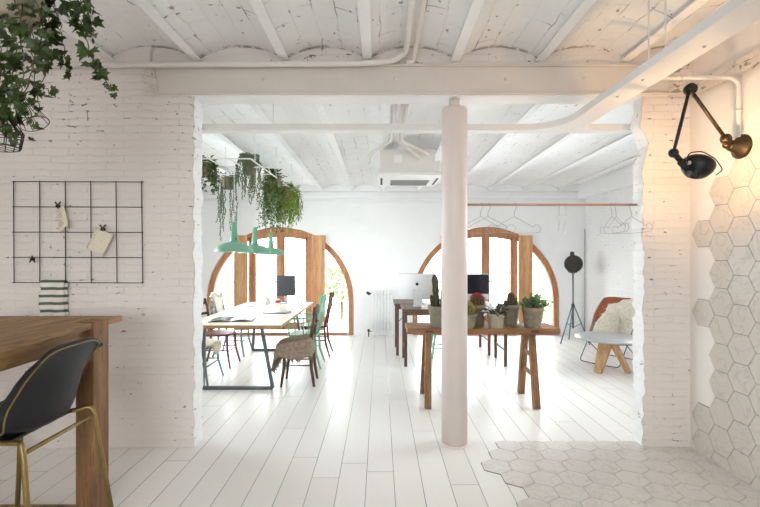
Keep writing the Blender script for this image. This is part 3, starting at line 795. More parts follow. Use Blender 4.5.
def clip(px, py, up, label):
    c = P(px, py, GY - .012); root = thing('bulldog_clip', label, 'clip', c, 0, None); s = 1 if up else -1
    mb = MB().bar((-.026, -.008, s * .030), (.006, -.008, -.010 * s), .009, .007, (0, 1, 0)).build('lever', M['blackm'], root, bevel=.001)
    MB().bar((.026, -.016, s * .030), (-.006, -.016, -.010 * s), .009, .007, (0, 1, 0)).build('lever', M['blackm'], root, bevel=.001)
    MB().box(-.012, .012, -.024, .004, -.016, .004).build('jaw', M['blackm'], root, bevel=.003)
    MB().ball((0, -.012, -.018 * s), (.008, .006, .006), 8, 6).build('tip', M['red'], root)
clip(59, 205.8, True, 'black clip holding the note at the upper left of the wire grid')
clip(103.7, 228.6, True, 'black clip holding the larger note right of the grid middle')
clip(33.5, 258.5, False, 'empty black clip low on the left of the wire grid')
tw = thing('striped_towel', 'cream hand towel with dark green stripes hung from the grid bottom', 'towel', P(53.5, 282, GY - .004))
z0 = P(0, 319, GY).z - tw.location.z
def tf(u, v):
    w = .092 + .005 * math.sin(v * 22); x = -w + 2 * w * u + .004 * math.sin(v * 9)
    return Vector((x, -.012 - .010 * math.sin(u * 9 + v * 2) - .008 * abs(math.sin(v * 5 * PI)) + .03 * max(0, u - .8) * 5 * 0, .006 + (z0 - .006) * v))
MB().grid(tf, 26, 44).build('front_flap', M['cloth'], tw, solid=.004)
MB().grid(lambda u, v: tf(u, v) + Vector((.014, .024, 0)) - Vector((0, 0, 0)), 20, 30).build('back_flap', M['cloth'], tw, solid=.003)
MB().grid(lambda u, v: Vector((-.092 + .184 * u, -.012 + .024 * v, .006 + .008 * math.sin(v * PI))), 12, 6).build('fold', M['cloth'], tw, solid=.003)

# ------------------------------------------------------------------ bar table and stool, front left
TZ = 1.14; TX1, TY1 = -1.655, 2.765
bt = thing('bar_table', 'tall reclaimed wood table in the left foreground', 'table', (-2.15, 1.8, 0))
mb = MB()
xs_ = [-2.66, -2.41, -2.16, -1.91, TX1]
for a, b in zip(xs_, xs_[1:]): mb.box(a + .0015, b - .0015, .9, TY1 - (.012 if a < -2.2 else 0), TZ - .036, TZ)
sub_world(mb, 'table_top', M['oldwood'], bt, bevel=.004)
sub_world(MB().box(-1.73, -1.70, 1.05, 2.48, TZ - .13, TZ - .036).box(-2.6, -2.57, 1.05, 2.48, TZ - .13, TZ - .036).box(-2.6, -1.70, 2.53, 2.57, TZ - .13, TZ - .036), 'apron', M['oldwood'], bt, bevel=.003)
for (x, y) in ((-1.75, 2.47), (-2.65, 2.47), (-1.75, .95), (-2.65, .95)):
    lg = sub_world(MB().box(x, x + .105, y, y + .14, 0, TZ + .004), 'leg', M['oldwood_z'], bt, bevel=.005)
    if (x, y) == (-1.75, 2.47):
        for z in (1.075, 1.005): sub_world(MB().lathe([(.012, 0), (.010, .006)], (x + .105, y + .07, z), 10, (1, 0, 0)), 'bolt', M['greym'], bt)
sub_world(MB().box(-2.55, -1.75, 2.53, 2.60, .0, .025), 'foot_rail', M['oldwood'], bt, bevel=.004)

st = thing('bar_stool', 'black leather bar stool with brass piping and brass legs', 'bar stool', (-1.80, 2.165, 0), R(90))
PR = [(.23, .735), (.20, .742), (.12, .722), (.02, .70), (-.08, .685), (-.15, .70), (-.192, .755), (-.212, .83), (-.225, .90), (-.238, .97), (-.252, 1.03), (-.264, 1.075), (-.270, 1.10)]
def shell(u, v, off=0):
    k = v * (len(PR) - 1); i = min(int(k), len(PR) - 2); t = k - i
    def cat(a, b, c, d): return .5 * (2 * b + (c - a) * t + (2 * a - 5 * b + 4 * c - d) * t * t + (3 * b - a - 3 * c + d) * t ** 3)
    g = lambda j: PR[max(0, min(len(PR) - 1, j))]
    y = cat(g(i - 1)[0], g(i)[0], g(i + 1)[0], g(i + 2)[0]); z = cat(g(i - 1)[1], g(i)[1], g(i + 1)[1], g(i + 2)[1])
    s_ = 2 * u - 1
    back = max(0, min(1, (v - .42) / .3)); mid = math.exp(-((v - .48) / .16) ** 2)
    half = .232 + .012 * mid
    x = half * s_ * (1 - .03 * abs(s_) ** 3)
    a2 = abs(s_) ** 2.2
    y += back * .12 * a2 * (1 - .85 * (lambda q: q * q * (3 - 2 * q))(max(0, min(1, (v - .45) / .55)))) + mid * .09 * a2
    z += (.025 * a2 * (1 - back) + .02 * mid * a2)
    if v > .6: z -= .075 * (abs(s_) ** 4) * ((v - .6) / .4) ** 2
    if v < .2: y -= .05 * abs(s_) ** 3 * (.2 - v) / .2
    return Vector((x, y, z))
mb = MB().grid(lambda u, v: shell(u, v), 28, 40); seat = mb.build('seat_shell', M['black'], st, solid=.016)
rim = [shell(.045, .06 + .89 * k / 30) for k in range(31)] + [shell(.045 + .91 * k / 20, .955) for k in range(1, 20)] + [shell(.955, .95 - .89 * k / 30) for k in range(31)]
def outn(p_, u, v): return p_
pip = []
for k in range(31): pip.append((.05, .06 + .885 * k / 30))
for k in range(1, 20): pip.append((.05 + .90 * k / 20, .945))
for k in range(31): pip.append((.95, .945 - .885 * k / 30))
pp = []
for (u, v) in pip:
    e = 1e-3; a = shell(u + e, v) - shell(u - e, v); b = shell(u, v + e) - shell(u, v - e); n_ = a.cross(b).normalized()
    if n_.y > 0 and v > .5: n_ = -n_
    if v <= .5 and n_.z > 0: n_ = -n_
    pp.append(shell(u, v) + n_ * .0095)
MB().tube(pp, .0042, 6).build('piping', M['brass'], seat)
fr = MB()
for s_ in (-1, 1):
    top = [(s_ * .285, -.285, 0), (s_ * .240, -.205, .63), (s_ * .235, -.19, .690), (s_ * .20, -.10, .672), (s_ * .20, .10, .675), (s_ * .235, .20, .66), (s_ * .285, .27, 0)]
    mbq = MB().tube(bend(top, .07), .0125, 10); mbq.build('leg_frame', M['brass'], st)
    for yy, zz in ((-.285, 0), (.27, 0)): MB().lathe([(.014, 0), (.014, .02)], (s_ * .285, yy, 0), 10).build('foot_cap', M['rubber'], st)
MB().tube([(-.238, -.20, .64), (.238, -.20, .64)], .0105, 10).build('back_brace', M['brass'], st)
MB().bar((-.20, -.06, .678), (.20, -.06, .678), .10, .012).build('bracket', M['blackm'], st)

# ------------------------------------------------------------------ articulated wall lamp
wl = thing('wall_lamp', 'black articulated wall lamp on the tiled right wall', 'lamp', (2.46, lampY, 2.265))
Wp = lambda x, y, d: P(x, y, d) - Vector(wl.location)
MB().lathe([(.083, 0), (.083, .012), (.072, .022), (.045, .045), (.034, .085), (.022, .10)], (0, 0, 0), 28, (-1, 0, .08)).build('wall_base', M['bronze'], wl)
j0 = Vector((-.112, -.01, .01)); j1 = Wp(726, 139, 2.88); e1 = Wp(690.5, 90, 2.80); e2 = Wp(673.5, 153, 2.72)
MB().ball(j0, .027).ball(j1, .031).tube([j0, j1], .017).lathe([(.034, -.012), (.034, .012)], j1, 16, (0, 1, 0)).build('base_joint', M['bronze'], wl)
MB().tube([j1, e1], .0115, 12).build('arm', M['bronze'], wl)
MB().tube([e1 + Vector((-.02, -.018, -.005)), e2], .0105, 12).build('arm', M['blackm'], wl)
MB().lathe([(.0, -.026), (.036, -.022), (.036, .012), (.0, .016)], e1 + Vector((-.008, -.006, 0)), 20, (.2, 1, .0)).build('elbow_joint', M['blackm'], wl)
ap = Wp(688, 169, 2.70); AX = Vector((.50, .36, .79)).normalized()
MB().ball(e2, .030).tube([e2, e2.lerp(ap, .55)], .018).ball(e2.lerp(ap, .6), .026).tube([e2.lerp(ap, .5), ap], .026).build('head_joint', M['blackm'], wl)
prof = [(r * .80, z * .84) for r, z in ((.026, -.02), (.03, 0), (.062, .012), (.092, .036), (.112, .072), (.118, .098), (.114, .098), (.106, .07), (.086, .04), (.058, .019), (.02, .012))]
cen = Wp(695, 174.5, 2.70)
sh = MB().lathe(prof, cen, 36, AX).build('lamp_shade', M['blackm'], wl)
MB().lathe([(.0842, .0592), (.0682, .0340), (.0458, .0164), (.016, .0105)], cen, 36, AX).build('reflector', M['warmwhite'], sh)
MB().ball(cen + AX * .05, .022).tube([cen + AX * .01, cen + AX * .05], .013).build('bulb', emit('lit_lamp_bulb', (1, .72, .42), 12), wl)
X_ = AX.orthogonal().normalized(); Y_ = AX.cross(X_)
hd = Vector((-.3, -1, .8)); hd = (hd - AX * hd.dot(AX)).normalized(); hs = AX.cross(hd)
MB().tube(bend([Wp(687, 164, 2.62), Wp(688, 153, 2.60), Wp(702, 151, 2.60), Wp(716, 159, 2.64), Wp(723, 170, 2.70), Wp(716, 175, 2.70)], .04, 8), .0036, 8).build('handle_wire', M['blackm'], sh)
MB().lathe([(.012, 0), (.012, .016)], Wp(687.5, 163, 2.655), 10, (.3, -1, 0)).build('switch', M['chrome'], wl)
ld = bpy.data.lights.new('lamp_glow', 'POINT'); ld.energy = 15; ld.color = (1, .62, .30); ld.shadow_soft_size = .03
lo = bpy.data.objects.new('lamp_glow', ld); COL.objects.link(lo); lo.location = Vector(cen + AX * .085); lo.parent = wl

# ------------------------------------------------------------------ dining table, pendants, chairs
TH = .755; dx0, dx1, dy0, dy1 = -2.15, -1.085, 4.71, 6.95
dt = thing('work_table', 'long pale plywood table on grey steel sled frames', 'table', (-1.615, 5.8, 0))
sub_world(MB().box(dx0, dx1, dy0, dy1, TH - .006, TH), 'table_top', M['ply'], dt)
sub_world(MB().box(dx0, dx1, dy0, dy1, TH - .036, TH - .006), 'top_edge', M['plyedge'], dt, bevel=.002)
for y in (4.87, 6.80):
    root = dt; c = -1.615
    pts = [(c - .34, y, TH - .05), (c - .40, y, .02), (c + .40, y, .02), (c + .275, y, TH - .05)]
    if y < 5: pts[0] = (-1.99, y, TH - .05); pts[1] = (-2.01, y, .02)
    mb = MB()
    for a, b in zip(pts, pts[1:]): mb.bar(a, b, .036, .036, (0, 1, 0))
    mb.bar(pts[0], pts[3], .04, .03)
    sub_world(mb, 'sled_frame', M['greym'], dt, bevel=.002)

def pendant():
    root = thing('pendant_lamp', 'nearest and largest of the mint green pendant lamps above the long table', 'lamp', (-1.615, 4.76, 1.562))
    out = [(.203, -.006), (.207, -.001), (.204, .006), (.198, .022), (.182, .048), (.155, .07), (.118, .088), (.08, .099), (.046, .106), (.041, .116), (.037, .20), (.032, .206), (.028, .315), (.012, .33)]
    MB().lathe([(.012, .33)] + out[::-1][1:] , (0, 0, 0), 40).lathe([(.2025, -.0055), (.195, .020), (.179, .045), (.152, .067), (.115, .084), (.03, .098)], (0, 0, 0), 40).build('lamp_shade', M['mint'], root)
    MB().lathe([(.2015, -.0055), (.193, .019), (.177, .043), (.15, .065), (.113, .082), (.001, .096)], (0, 0, 0), 40).build('reflector', M['warmwhite'], root)
    MB().ball((0, 0, .03), (.032, .032, .04)).build('bulb', M['bulb'], root)
    MB().tube([(0, 0, .33), (0, 0, .90)], .003, 6).build('cord', M['white'], root)
    MB().tube([(.03, -.027, .14), (.03, -.033, .14)], .008).build('switch', M['bronze'], root)
    return root
pl = pendant(); pl['group'] = 'mint pendant lamps over the long table'
dup(pl, (-1.615, 5.55, 1.548), 0, 'middle of the three mint green pendant lamps over the long table')
dup(pl, (-1.615, 6.36, 1.522), 0, 'farthest of the three mint green pendants, near the arched window')

def chair(name, label, loc, rz, style, group=None, w=.40, d=.40, sh=.455, bh=.90, splay=.02, th=1.0, rake=.06):
    """front towards local +y"""
    ms, ml, mbk = style; root = thing(name, label, 'chair', loc, rz, group)
    pts = [(w / 2 * math.copysign(min(1, abs(math.cos(t)) ** .6), math.cos(t)), d / 2 * math.copysign(min(1, abs(math.sin(t)) ** .6), math.sin(t))) for t in [2 * PI * k / 28 for k in range(28)]]
    MB().prism(pts, sh - .028, sh, lambda x, y, z: (x, y, z)).build('seat', ms, root, bevel=.006)
    for s in (-1, 1):
        MB().tube([(s * (w / 2 - .035), d / 2 - .04, sh - .02), (s * (w / 2 - .025), d / 2 - .03, sh * .5), (s * (w / 2 - .01 + splay), d / 2 + splay, 0)], [.017 * th, .016 * th, .011 * th], 10).build('leg', ml, root)
        MB().tube([(s * (w / 2 - .04), -d / 2 + .03, sh - .01), (s * (w / 2 - .03), -d / 2 + .015, sh * .45), (s * (w / 2 - .015 + splay), -d / 2 + .005 - rake * .9, 0)], [.017 * th, .016 * th, .012 * th], 10).build('leg', ml, root)
        MB().tube([(s * (w / 2 - .04), -d / 2 + .03, sh - .02), (s * (w / 2 - .035), -d / 2 + .02 - rake * .5, sh + .2), (s * (w / 2 - .03), -d / 2 - rake, bh)], [.017 * th, .017 * th, .015 * th], 10).build('back_post', mbk, root)
    def curve(z, yy): return [((w / 2 - .035) * t, yy - .035 * (1 - t * t), z) for t in [-1 + k / 5 for k in range(11)]]
    mb = MB()
    c = curve(bh - .035, -d / 2 - rake + .005)
    for a, b in zip(c, c[1:]): mb.bar(a, b, .018, .085)
    mb.build('top_rail', mbk, root, bevel=.004)
    mb = MB(); c = curve(bh - .20, -d / 2 - rake * .55)
    for a, b in zip(c, c[1:]): mb.bar(a, b, .014, .035)
    mb.build('back_rail', mbk, root, bevel=.003)
    for z, mm in ((sh * .52, 0), (sh * .38, 1)):
        for s in (-1, 1):
            if mm == 0: MB().tube([(s * (w / 2 - .025), d / 2 - .03, z), (s * (w / 2 - .03), -d / 2 + .01, z)], .008, 8).build('stretcher', ml, root)
        if mm == 1: MB().tube([(-(w / 2 - .02), d / 2 - .02, z + .05), ((w / 2 - .02), d / 2 - .02, z + .05)], .008, 8).build('stretcher', ml, root)
    return root
dk = (M['darkwood'],) * 3; rd = (M['redwood'],) * 3; tl = (M['tealm'],) * 3
chair('side_chair', 'grey chair under a cream fleece, nearest the brick pier', (-2.20, 5.19, 0), R(-90), tl, w=.46, sh=.44, bh=.80)
chair('side_chair', 'dark wooden chair with plum legs, middle of the left row at the table', (-2.22, 5.94, 0), R(-90), (M['redwood'], M['rosewood'], M['darkwood']), w=.38)
chair('side_chair', 'grey green chair farthest along the left side, fleece on its back', (-2.24, 6.60, 0), R(-90), tl, w=.40, bh=.88)
chair('bentwood_chair', 'dark brown bentwood chair with brown sheepskin on the seat, right of the table', (-.965, 5.13, 0), R(92), dk, w=.36, d=.36, sh=.465, bh=.915, splay=.0, th=1.25, rake=.025)
ch = chair('armchair', 'mint green armchair on the right side of the long table', (-1.04, 5.93, 0), R(90), (M['mintdark'],) * 3, w=.42, sh=.45, bh=.97)
for s in (-1, 1):
    MB().tube(bend([(s * .20, .17, .44), (s * .215, .18, .67), (s * .215, -.22, .69)], .05), .013, 10).build('armrest', M['mintdark'], ch)
    MB().tube([(s * .215, -.02, .68), (s * .20, -.02, .44)], .009, 8).build('arm_spindle', M['mintdark'], ch)
mb = MB()
for k in range(4):
    x = -.10 + .066 * k; mb.tube([(x, -.19, .45), (x, -.285, .92)], .008, 8)
mb.build('back_spindles', M['mintdark'], ch)
chair('wooden_chair', 'red brown wooden chair farthest on the right side of the table', (-1.0, 6.60, 0), R(90), rd, w=.38, bh=.95)

def fleece(name, label, m, fn, nu, nv, tufts, tl_, seed, loc):
    """a sheepskin: a soft padded sheet plus wool locks standing off it"""
    rn = random.Random(seed); mb = MB(); e = 1e-2
    def fp(u, v): return Vector(fn(u, v))
    def nrm(u, v):
        a = fp(min(1, u + e), v) - fp(max(0, u - e), v); b = fp(u, min(1, v + e)) - fp(u, max(0, v - e)); n_ = a.cross(b)
        return n_.normalized() if n_.length > 1e-9 else Vector((0, 0, 1))
    mb.grid(lambda u, v: fp(u, v) + nrm(u, v) * (.012 + .014 * mnoise.noise(fp(u, v) * 22)), nu, nv)
    mb.grid(lambda u, v: fp(1 - u, v) - nrm(1 - u, v) * .004, nu, nv)
    for _ in range(tufts):
        u, v = rn.random(), rn.random(); p = fp(u, v); n_ = nrm(u, v)
        d = (n_ * rn.uniform(.5, 1.1) + Vector((rn.uniform(-1, 1), rn.uniform(-1, 1), rn.uniform(-1.1, .5))) * .75).normalized()
        l = tl_ * rn.uniform(.6, 1.2); r = d.orthogonal().normalized() * tl_ * .22; q = d.cross(r.normalized()) * tl_ * .22
        b_ = p + n_ * .008
        mb.add([b_ + r, b_ - r * .5 + q * .8, b_ - r * .5 - q * .8, b_ + d * l + Vector((0, 0, -l * .25))], [(0, 1, 3), (1, 2, 3), (2, 0, 3)], True)
    o = mb.build(name, m, None, loc=loc); return tag(o, label, 'sheepskin')
def drape(cx, cy, sz, hx, hy, ru, rv, lobes, tilt=0):
    """plan outline folded over the edges of a seat of half sizes hx, hy"""
    def fn(u, v):
        a = 2 * PI * u; r = .02 + .98 * v
        w = 1 + sum(k * math.cos(n_ * a + ph) for n_, k, ph in lobes)
        x = ru * w * r * math.cos(a); y = rv * w * r * math.sin(a); z = sz
        ox = max(0, abs(x) - hx); oy = max(0, abs(y) - hy)
        if ox > 0: x = math.copysign(hx + .02 + ox * .22, x); z -= ox * .95
        if oy > 0: y = math.copysign(hy + .02 + oy * .22, y); z -= oy * .95
        return (cx + x, cy + y, z + .012 + .05 * (1 - v * v) * .5 + tilt * (x + hx) / (2 * hx))
    return fn
fleece('sheepskin', 'brown sheepskin drooping over the seat of the dark bentwood chair', M['fur_b'], drape(-.99, 5.09, .48, .17, .17, .335, .35, ((1, .2, -3.93), (3, .13, 2.2), (2, .07, .6), (5, .06, 1)), .06), 60, 26, 4200, .06, 1, (-.985, 5.1, .4))
fleece('sheepskin', 'cream sheepskin on the seat of the grey chair beside the brick pier', M['fur_w'], drape(-2.17, 5.19, .445, .19, .215, .27, .25, ((3, .10, .4), (4, .06, 1)), 0), 44, 16, 1300, .035, 2, (-2.17, 5.19, .4))
def backskin(u, v):
    x = (u - .5) * .40 * (1 - .25 * abs(v - .5)); a = (v - .5) * 2
    return (-2.505 + .06 * a + .0 * x, 6.60 + x, .93 - .36 * abs(a) ** 1.3 + .03 * math.sin(u * 7)) if True else None
fleece('sheepskin', 'cream sheepskin hanging over the back of the far left chair', M['fur_w'], backskin, 14, 26, 900, .045, 3, (-2.46, 6.6, .8))

# things lying on the long table
def on_table(px, py): d = F * (H - TH) / (py - CY); return Vector(((px - CX) * d / F, d, TH))
c = on_table(233, 320); mg = thing('open_magazine', 'open magazine with black cover lying near the table front', 'magazine', c, R(8))
MB().grid(lambda u, v: Vector((-.235 + .235 * u, -.14 + .28 * v, .006 + .018 * math.sin(u * PI))), 10, 4).grid(lambda u, v: Vector((.235 * u, -.14 + .28 * v, .006 + .016 * math.sin(u * PI))), 10, 4).build('pages', M['ceramic'], mg, solid=.003)
MB().box(-.25, .25, -.15, .15, 0, .004).build('cover', M['cover'], mg)
MB().grid(lambda u, v: Vector((-.225 + .21 * u, -.13 + .26 * v, .010 + .018 * math.sin((.02 + u * .92) * PI))), 10, 4).build('printed_page', M['cover'], mg)
c = on_table(277, 312.5); lp = thing('laptop', 'closed silver laptop lying right of the table middle', 'laptop', c, R(-4))
MB().box(-.16, .16, -.11, .11, .003, .012).build('base', M['screen2'], lp, bevel=.003); MB().box(-.16, .16, -.11, .11, .0125, .019).build('lid', M['alu'], lp, bevel=.003)
c = on_table(258, 306.3); tb = thing('tablet', 'thin dark tablet lying toward the table far end', 'tablet', c, R(5))
MB().box(-.12, .12, -.085, .085, 0, .008).build('body', M['screen2'], tb, bevel=.003); MB().box(-.11, .11, -.075, .075, .008, .0088).build('screen', M['alu'], tb)
def mug(px, py, label, band):
    root = thing('mug', label, 'mug', on_table(px, py))
    MB().lathe([(.0, 0), (.034, 0), (.038, .01), (.040, .09), (.037, .09), (.035, .012), (0, .008)], (0, 0, 0), 24).build('cup', M['ceramic'], root)
    MB().tube([(.038, 0, .075), (.062, 0, .07), (.064, 0, .04), (.038, 0, .022)], .005, 8).build('handle', M['ceramic'], root)
    if band: MB().lathe([(.0395, .03), (.0405, .031), (.0408, .07), (.04, .071)], (0, 0, 0), 24).build('red_band', M['red'], root)
mug(277.5, 304.6, 'white mug with red band beside the dark monitor', True)
mug(268, 303.6, 'plain white mug near the far end of the long table', False)
for px, py, lab in ((262, 304.2, 'short glass tumbler at the far end of the long table'), (300, 303.4, 'glass tumbler right of the dark monitor foot')):
    MBo = MB().lathe([(0, .004), (.03, .004), (.034, .11), (.036, .11), (.032, 0), (0, 0)], (0, 0, 0), 20).build('tumbler', M['glass']); MBo.location = on_table(px, py); tag(MBo, lab, 'glass')
c = on_table(286, 303.4); mo = thing('monitor', 'dark grey tilted monitor at the far end of the long table', 'monitor', c, R(14))
MB().box(-.145, .145, -.02, .01, .12, .44).build('panel', M['screen2'], mo, bevel=.006)
MB().box(-.132, .132, -.022, -.018, .135, .43).build('screen', M['screen2'], mo)
MB().bar((0, .03, .01), (0, .015, .26), .05, .02).build('neck', M['alu'], mo); MB().box(-.11, .11, -.07, .09, 0, .012).build('base', M['alu'], mo, bevel=.004)

# ------------------------------------------------------------------ rack of hanging plants above the long table
RX0, RX1, RY0, RY1, RZ = -1.86, -1.25, 4.15, 7.0, 2.455
rk = thing('hanging_rack', 'white metal ladder rack hung from the ceiling over the table', 'rack', (-1.555, 5.6, RZ))
mb = MB()
for x in (RX0, RX1, (RX0 + RX1) / 2 - .1, (RX0 + RX1) / 2 + .1): mb.tube([(x, RY0, RZ), (x, RY1, RZ)], .007, 6)
for k in range(8):
    y = RY0 + (RY1 - RY0) * k / 7; mb.tube([(RX0, y, RZ), (RX1, y, RZ)], .007, 6)
sub_world(mb, 'frame', M['white'], rk)
for x in (RX0, RX1):
    for y in (4.3, 5.17, 6.05, 6.9):
        zc = ZB0 + (ZB1 - ZB0) * (y - YB) / (8.1 - YB)
        sub_world(MB().tube(bend([(x, y, RZ), (x, y, zc - .1), (x, y, zc + .02)], .02), .0045, 6), 'drop_rod', M['white'], rk)
def pot(root, rt, rb, h, m, z0=0, soil=True):
    MB().lathe([(0, 0), (rb, 0), (rb + .004, .006), (rt * .95, h * .80), (rt, h * .81), (rt * 1.02, h), (rt * .92, h), (rt * .90, h * .86), (0, h * .86)], (0, 0, z0), 28).build('pot', m, root)
    if soil: MB().lathe([(0, h * .90), (rt * .90, h * .88)], (0, 0, z0), 20).build('soil', M['soil'], root)
def trail(name, label, loc, n, length, m, leafL, seed, rt=.085, h=.14, spread=.16, kind='leaf', upright=10, pm='pot', dens=26, hang=True):
    rn = random.Random(seed); root = thing(name, label, 'plant', loc)
    pot(root, rt, rt * .7, h, M[pm]); fo, stm = MB(), MB()
    for k in range(n):
        a = rn.uniform(0, 2 * PI); r0 = rt * rn.uniform(.5, .98); Ls = length * rn.uniform(.45, 1)
        p = Vector((r0 * math.cos(a), r0 * math.sin(a), h * .9)); pts = [p]; o = rn.uniform(.3, 1) * spread
        pts.append(p + Vector((o * .5 * math.cos(a), o * .5 * math.sin(a), .05)))
        for j in range(1, 9):
            t = j / 8; pts.append(p + Vector((o * (.5 + .5 * min(1, t * 3)) * math.cos(a) + rn.uniform(-1, 1) * .012, o * (.5 + .5 * min(1, t * 3)) * math.sin(a) + rn.uniform(-1, 1) * .012, .04 - Ls * t)))
        stm.tube(pts, .0016 if kind != 'bead' else .0011, 4)
        for j in range(dens):
            t = (j + rn.random()) / dens * 9; i = min(int(t), 8); q = pts[i].lerp(pts[i + 1], t - i)
            if kind == 'bead':
                fo.ball(q + Vector((rn.uniform(-1, 1), rn.uniform(-1, 1), 0)) * .005, rn.uniform(.0045, .0075) * leafL, 5, 4)
            else:
                d = Vector((rn.uniform(-1, 1), rn.uniform(-1, 1), rn.uniform(-1, .3)))
                if kind == 'ivy': fo.ivy(q, d, (rn.uniform(-1, 1), rn.uniform(-1, 1), 1), leafL * rn.uniform(.6, 1.1))
                elif kind == 'fern': fo.leaf(q, (d.x, d.y, d.z - .4), (0, 0, 1), leafL * rn.uniform(.7, 1.3), leafL * .22)
                else: fo.leaf(q, d, (rn.uniform(-1, 1), rn.uniform(-1, 1), 1), leafL * rn.uniform(.6, 1.1), leafL * .62)
    for k in range(upright):
        a = rn.uniform(0, 2 * PI); r0 = rt * rn.random() ** .5 * 1.15; p = Vector((r0 * math.cos(a), r0 * math.sin(a), h * rn.uniform(.85, 1.35)))
        d = Vector((math.cos(a), math.sin(a), rn.uniform(-.2, .9)))
        if kind == 'bead': fo.ball(p, rn.uniform(.006, .010) * leafL, 5, 4)
        elif kind == 'ivy': fo.ivy(p, d, (0, -.4, 1), leafL)
        else: fo.leaf(p, d, (0, 0, 1), leafL * 1.1, leafL * (.6 if kind == 'leaf' else .25))
    fo.build('foliage', m, root); stm.build('stems', M['stem'], root)
    if hang:
        mb = MB()
        tb_ = [(rt * 1.03 * math.cos(2 * PI * k / 20), rt * 1.03 * math.sin(2 * PI * k / 20), h * .97) for k in range(20)]
        mb.tube(tb_, .003, 5, True); mb.build('hanging_ring', M['white'], root)
    return root
trail('trailing_plant', 'dark ivy hanging close behind the left brick pier', (-1.83, 4.50, 2.36), 16, .36, M['ivy2'], .05, 1, .08, .13, .07, 'leaf', 40)
trail('trailing_plant', 'domed small leaved plant in grey pot hanging nearest above the table', (-1.395, 4.60, 2.375), 30, .50, M['pearls'], 1.15, 2, .085, .165, .07, 'bead', 260, dens=40)
trail('trailing_plant', 'string of beads plant in grey pot with long thin strands', (-1.83, 5.18, 2.315), 13, .92, M['pearls'], 1.25, 3, .078, .15, .05, 'bead', 10, dens=64)
trail('trailing_plant', 'dark broad leaved plant in grey pot, right edge of the rack', (-1.30, 5.30, 2.36), 18, .58, M['ivy2'], .058, 4, .09, .14, .08, 'leaf', 60)
trail('trailing_plant', 'green creeper trailing lowest in the middle of the rack', (-1.46, 5.74, 2.33), 22, .70, M['ivy2'], .046, 5, .085, .14, .10, 'leaf', 40)
trail('trailing_plant', 'yellow green creeper hanging between the dark plant and the fern', (-1.34, 6.0, 2.33), 20, .72, M['fern'], .05, 6, .085, .14, .10, 'leaf', 40)
trail('hanging_fern', 'bright green fern hanging at the far end of the rack', (-1.37, 6.60, 2.36), 34, .55, M['fern'], .07, 7, .09, .14, .13, 'fern', 60, dens=30)
trail('trailing_plant', 'small string of beads plant beyond the long stranded one', (-1.62, 6.3, 2.33), 10, .75, M['pearls'], 1.25, 8, .075, .13, .05, 'bead', 10, dens=50)

# ------------------------------------------------------------------ bench with potted plants
BZ = .785
be = thing('plant_bench', 'narrow wooden bench holding the cactus pots beside the column', 'bench', (1.04, 4.5, 0))
def slab(u, v, top): 
    x = .275 + 1.54 * u; y = 4.32 + .38 * v
    x += (.018 * mnoise.noise(Vector((v * 5, 3, 0))) if u in (0, 1) else 0); y += .006 * mnoise.noise(Vector((u * 9, v * 3, 5)))
    return (x, y, BZ if top else BZ - .055)
mb = MB()
n1, n2 = 24, 6
vs = [slab(i / n1, j / n2, True) for j in range(n2 + 1) for i in range(n1 + 1)] + [slab(i / n1, j / n2, False) for j in range(n2 + 1) for i in range(n1 + 1)]
k_ = (n1 + 1) * (n2 + 1); idx = lambda i, j, o=0: o + j * (n1 + 1) + i
fs = [(idx(i, j), idx(i + 1, j), idx(i + 1, j + 1), idx(i, j + 1)) for j in range(n2) for i in range(n1)] + [(idx(i, j, k_), idx(i, j + 1, k_), idx(i + 1, j + 1, k_), idx(i + 1, j, k_)) for j in range(n2) for i in range(n1)]
fs += [(idx(i, 0, k_), idx(i + 1, 0, k_), idx(i + 1, 0), idx(i, 0)) for i in range(n1)] + [(idx(i, n2), idx(i + 1, n2), idx(i + 1, n2, k_), idx(i, n2, k_)) for i in range(n1)]
fs += [(idx(0, j), idx(0, j + 1), idx(0, j + 1, k_), idx(0, j, k_)) for j in range(n2)] + [(idx(n1, j, k_), idx(n1, j + 1, k_), idx(n1, j + 1), idx(n1, j)) for j in range(n2)]
mb.add(vs, fs)
sub_world(mb, 'bench_top', M['oldwood_x'], be, bevel=.004)
for (xt, xb) in ((.495, .475), (1.555, 1.555)):
    for (yt, yb) in ((4.41, 4.27), (4.61, 4.745)):
        sub_world(MB().bar((xt, yt, BZ - .05), (xb, yb, 0), .062, .062, (0, 1, 0), .066, .066), 'leg', M['bench_z'], be, bevel=.005)
    for z in (.50, .31):
        t = 1 - z / (BZ - .05); ya = 4.41 + (4.27 - 4.41) * t; yb_ = 4.61 + (4.745 - 4.61) * t; x = xt + (xb - xt) * t
        sub_world(MB().bar((x, ya, z), (x, yb_, z), .026, .04), 'rung', M['bench_z'], be, bevel=.003)
    sub_world(MB().box(xt - .04, xt + .04, 4.310, 4.3185, BZ - .04, BZ - .018), 'tenon', M['darkwood'], be)

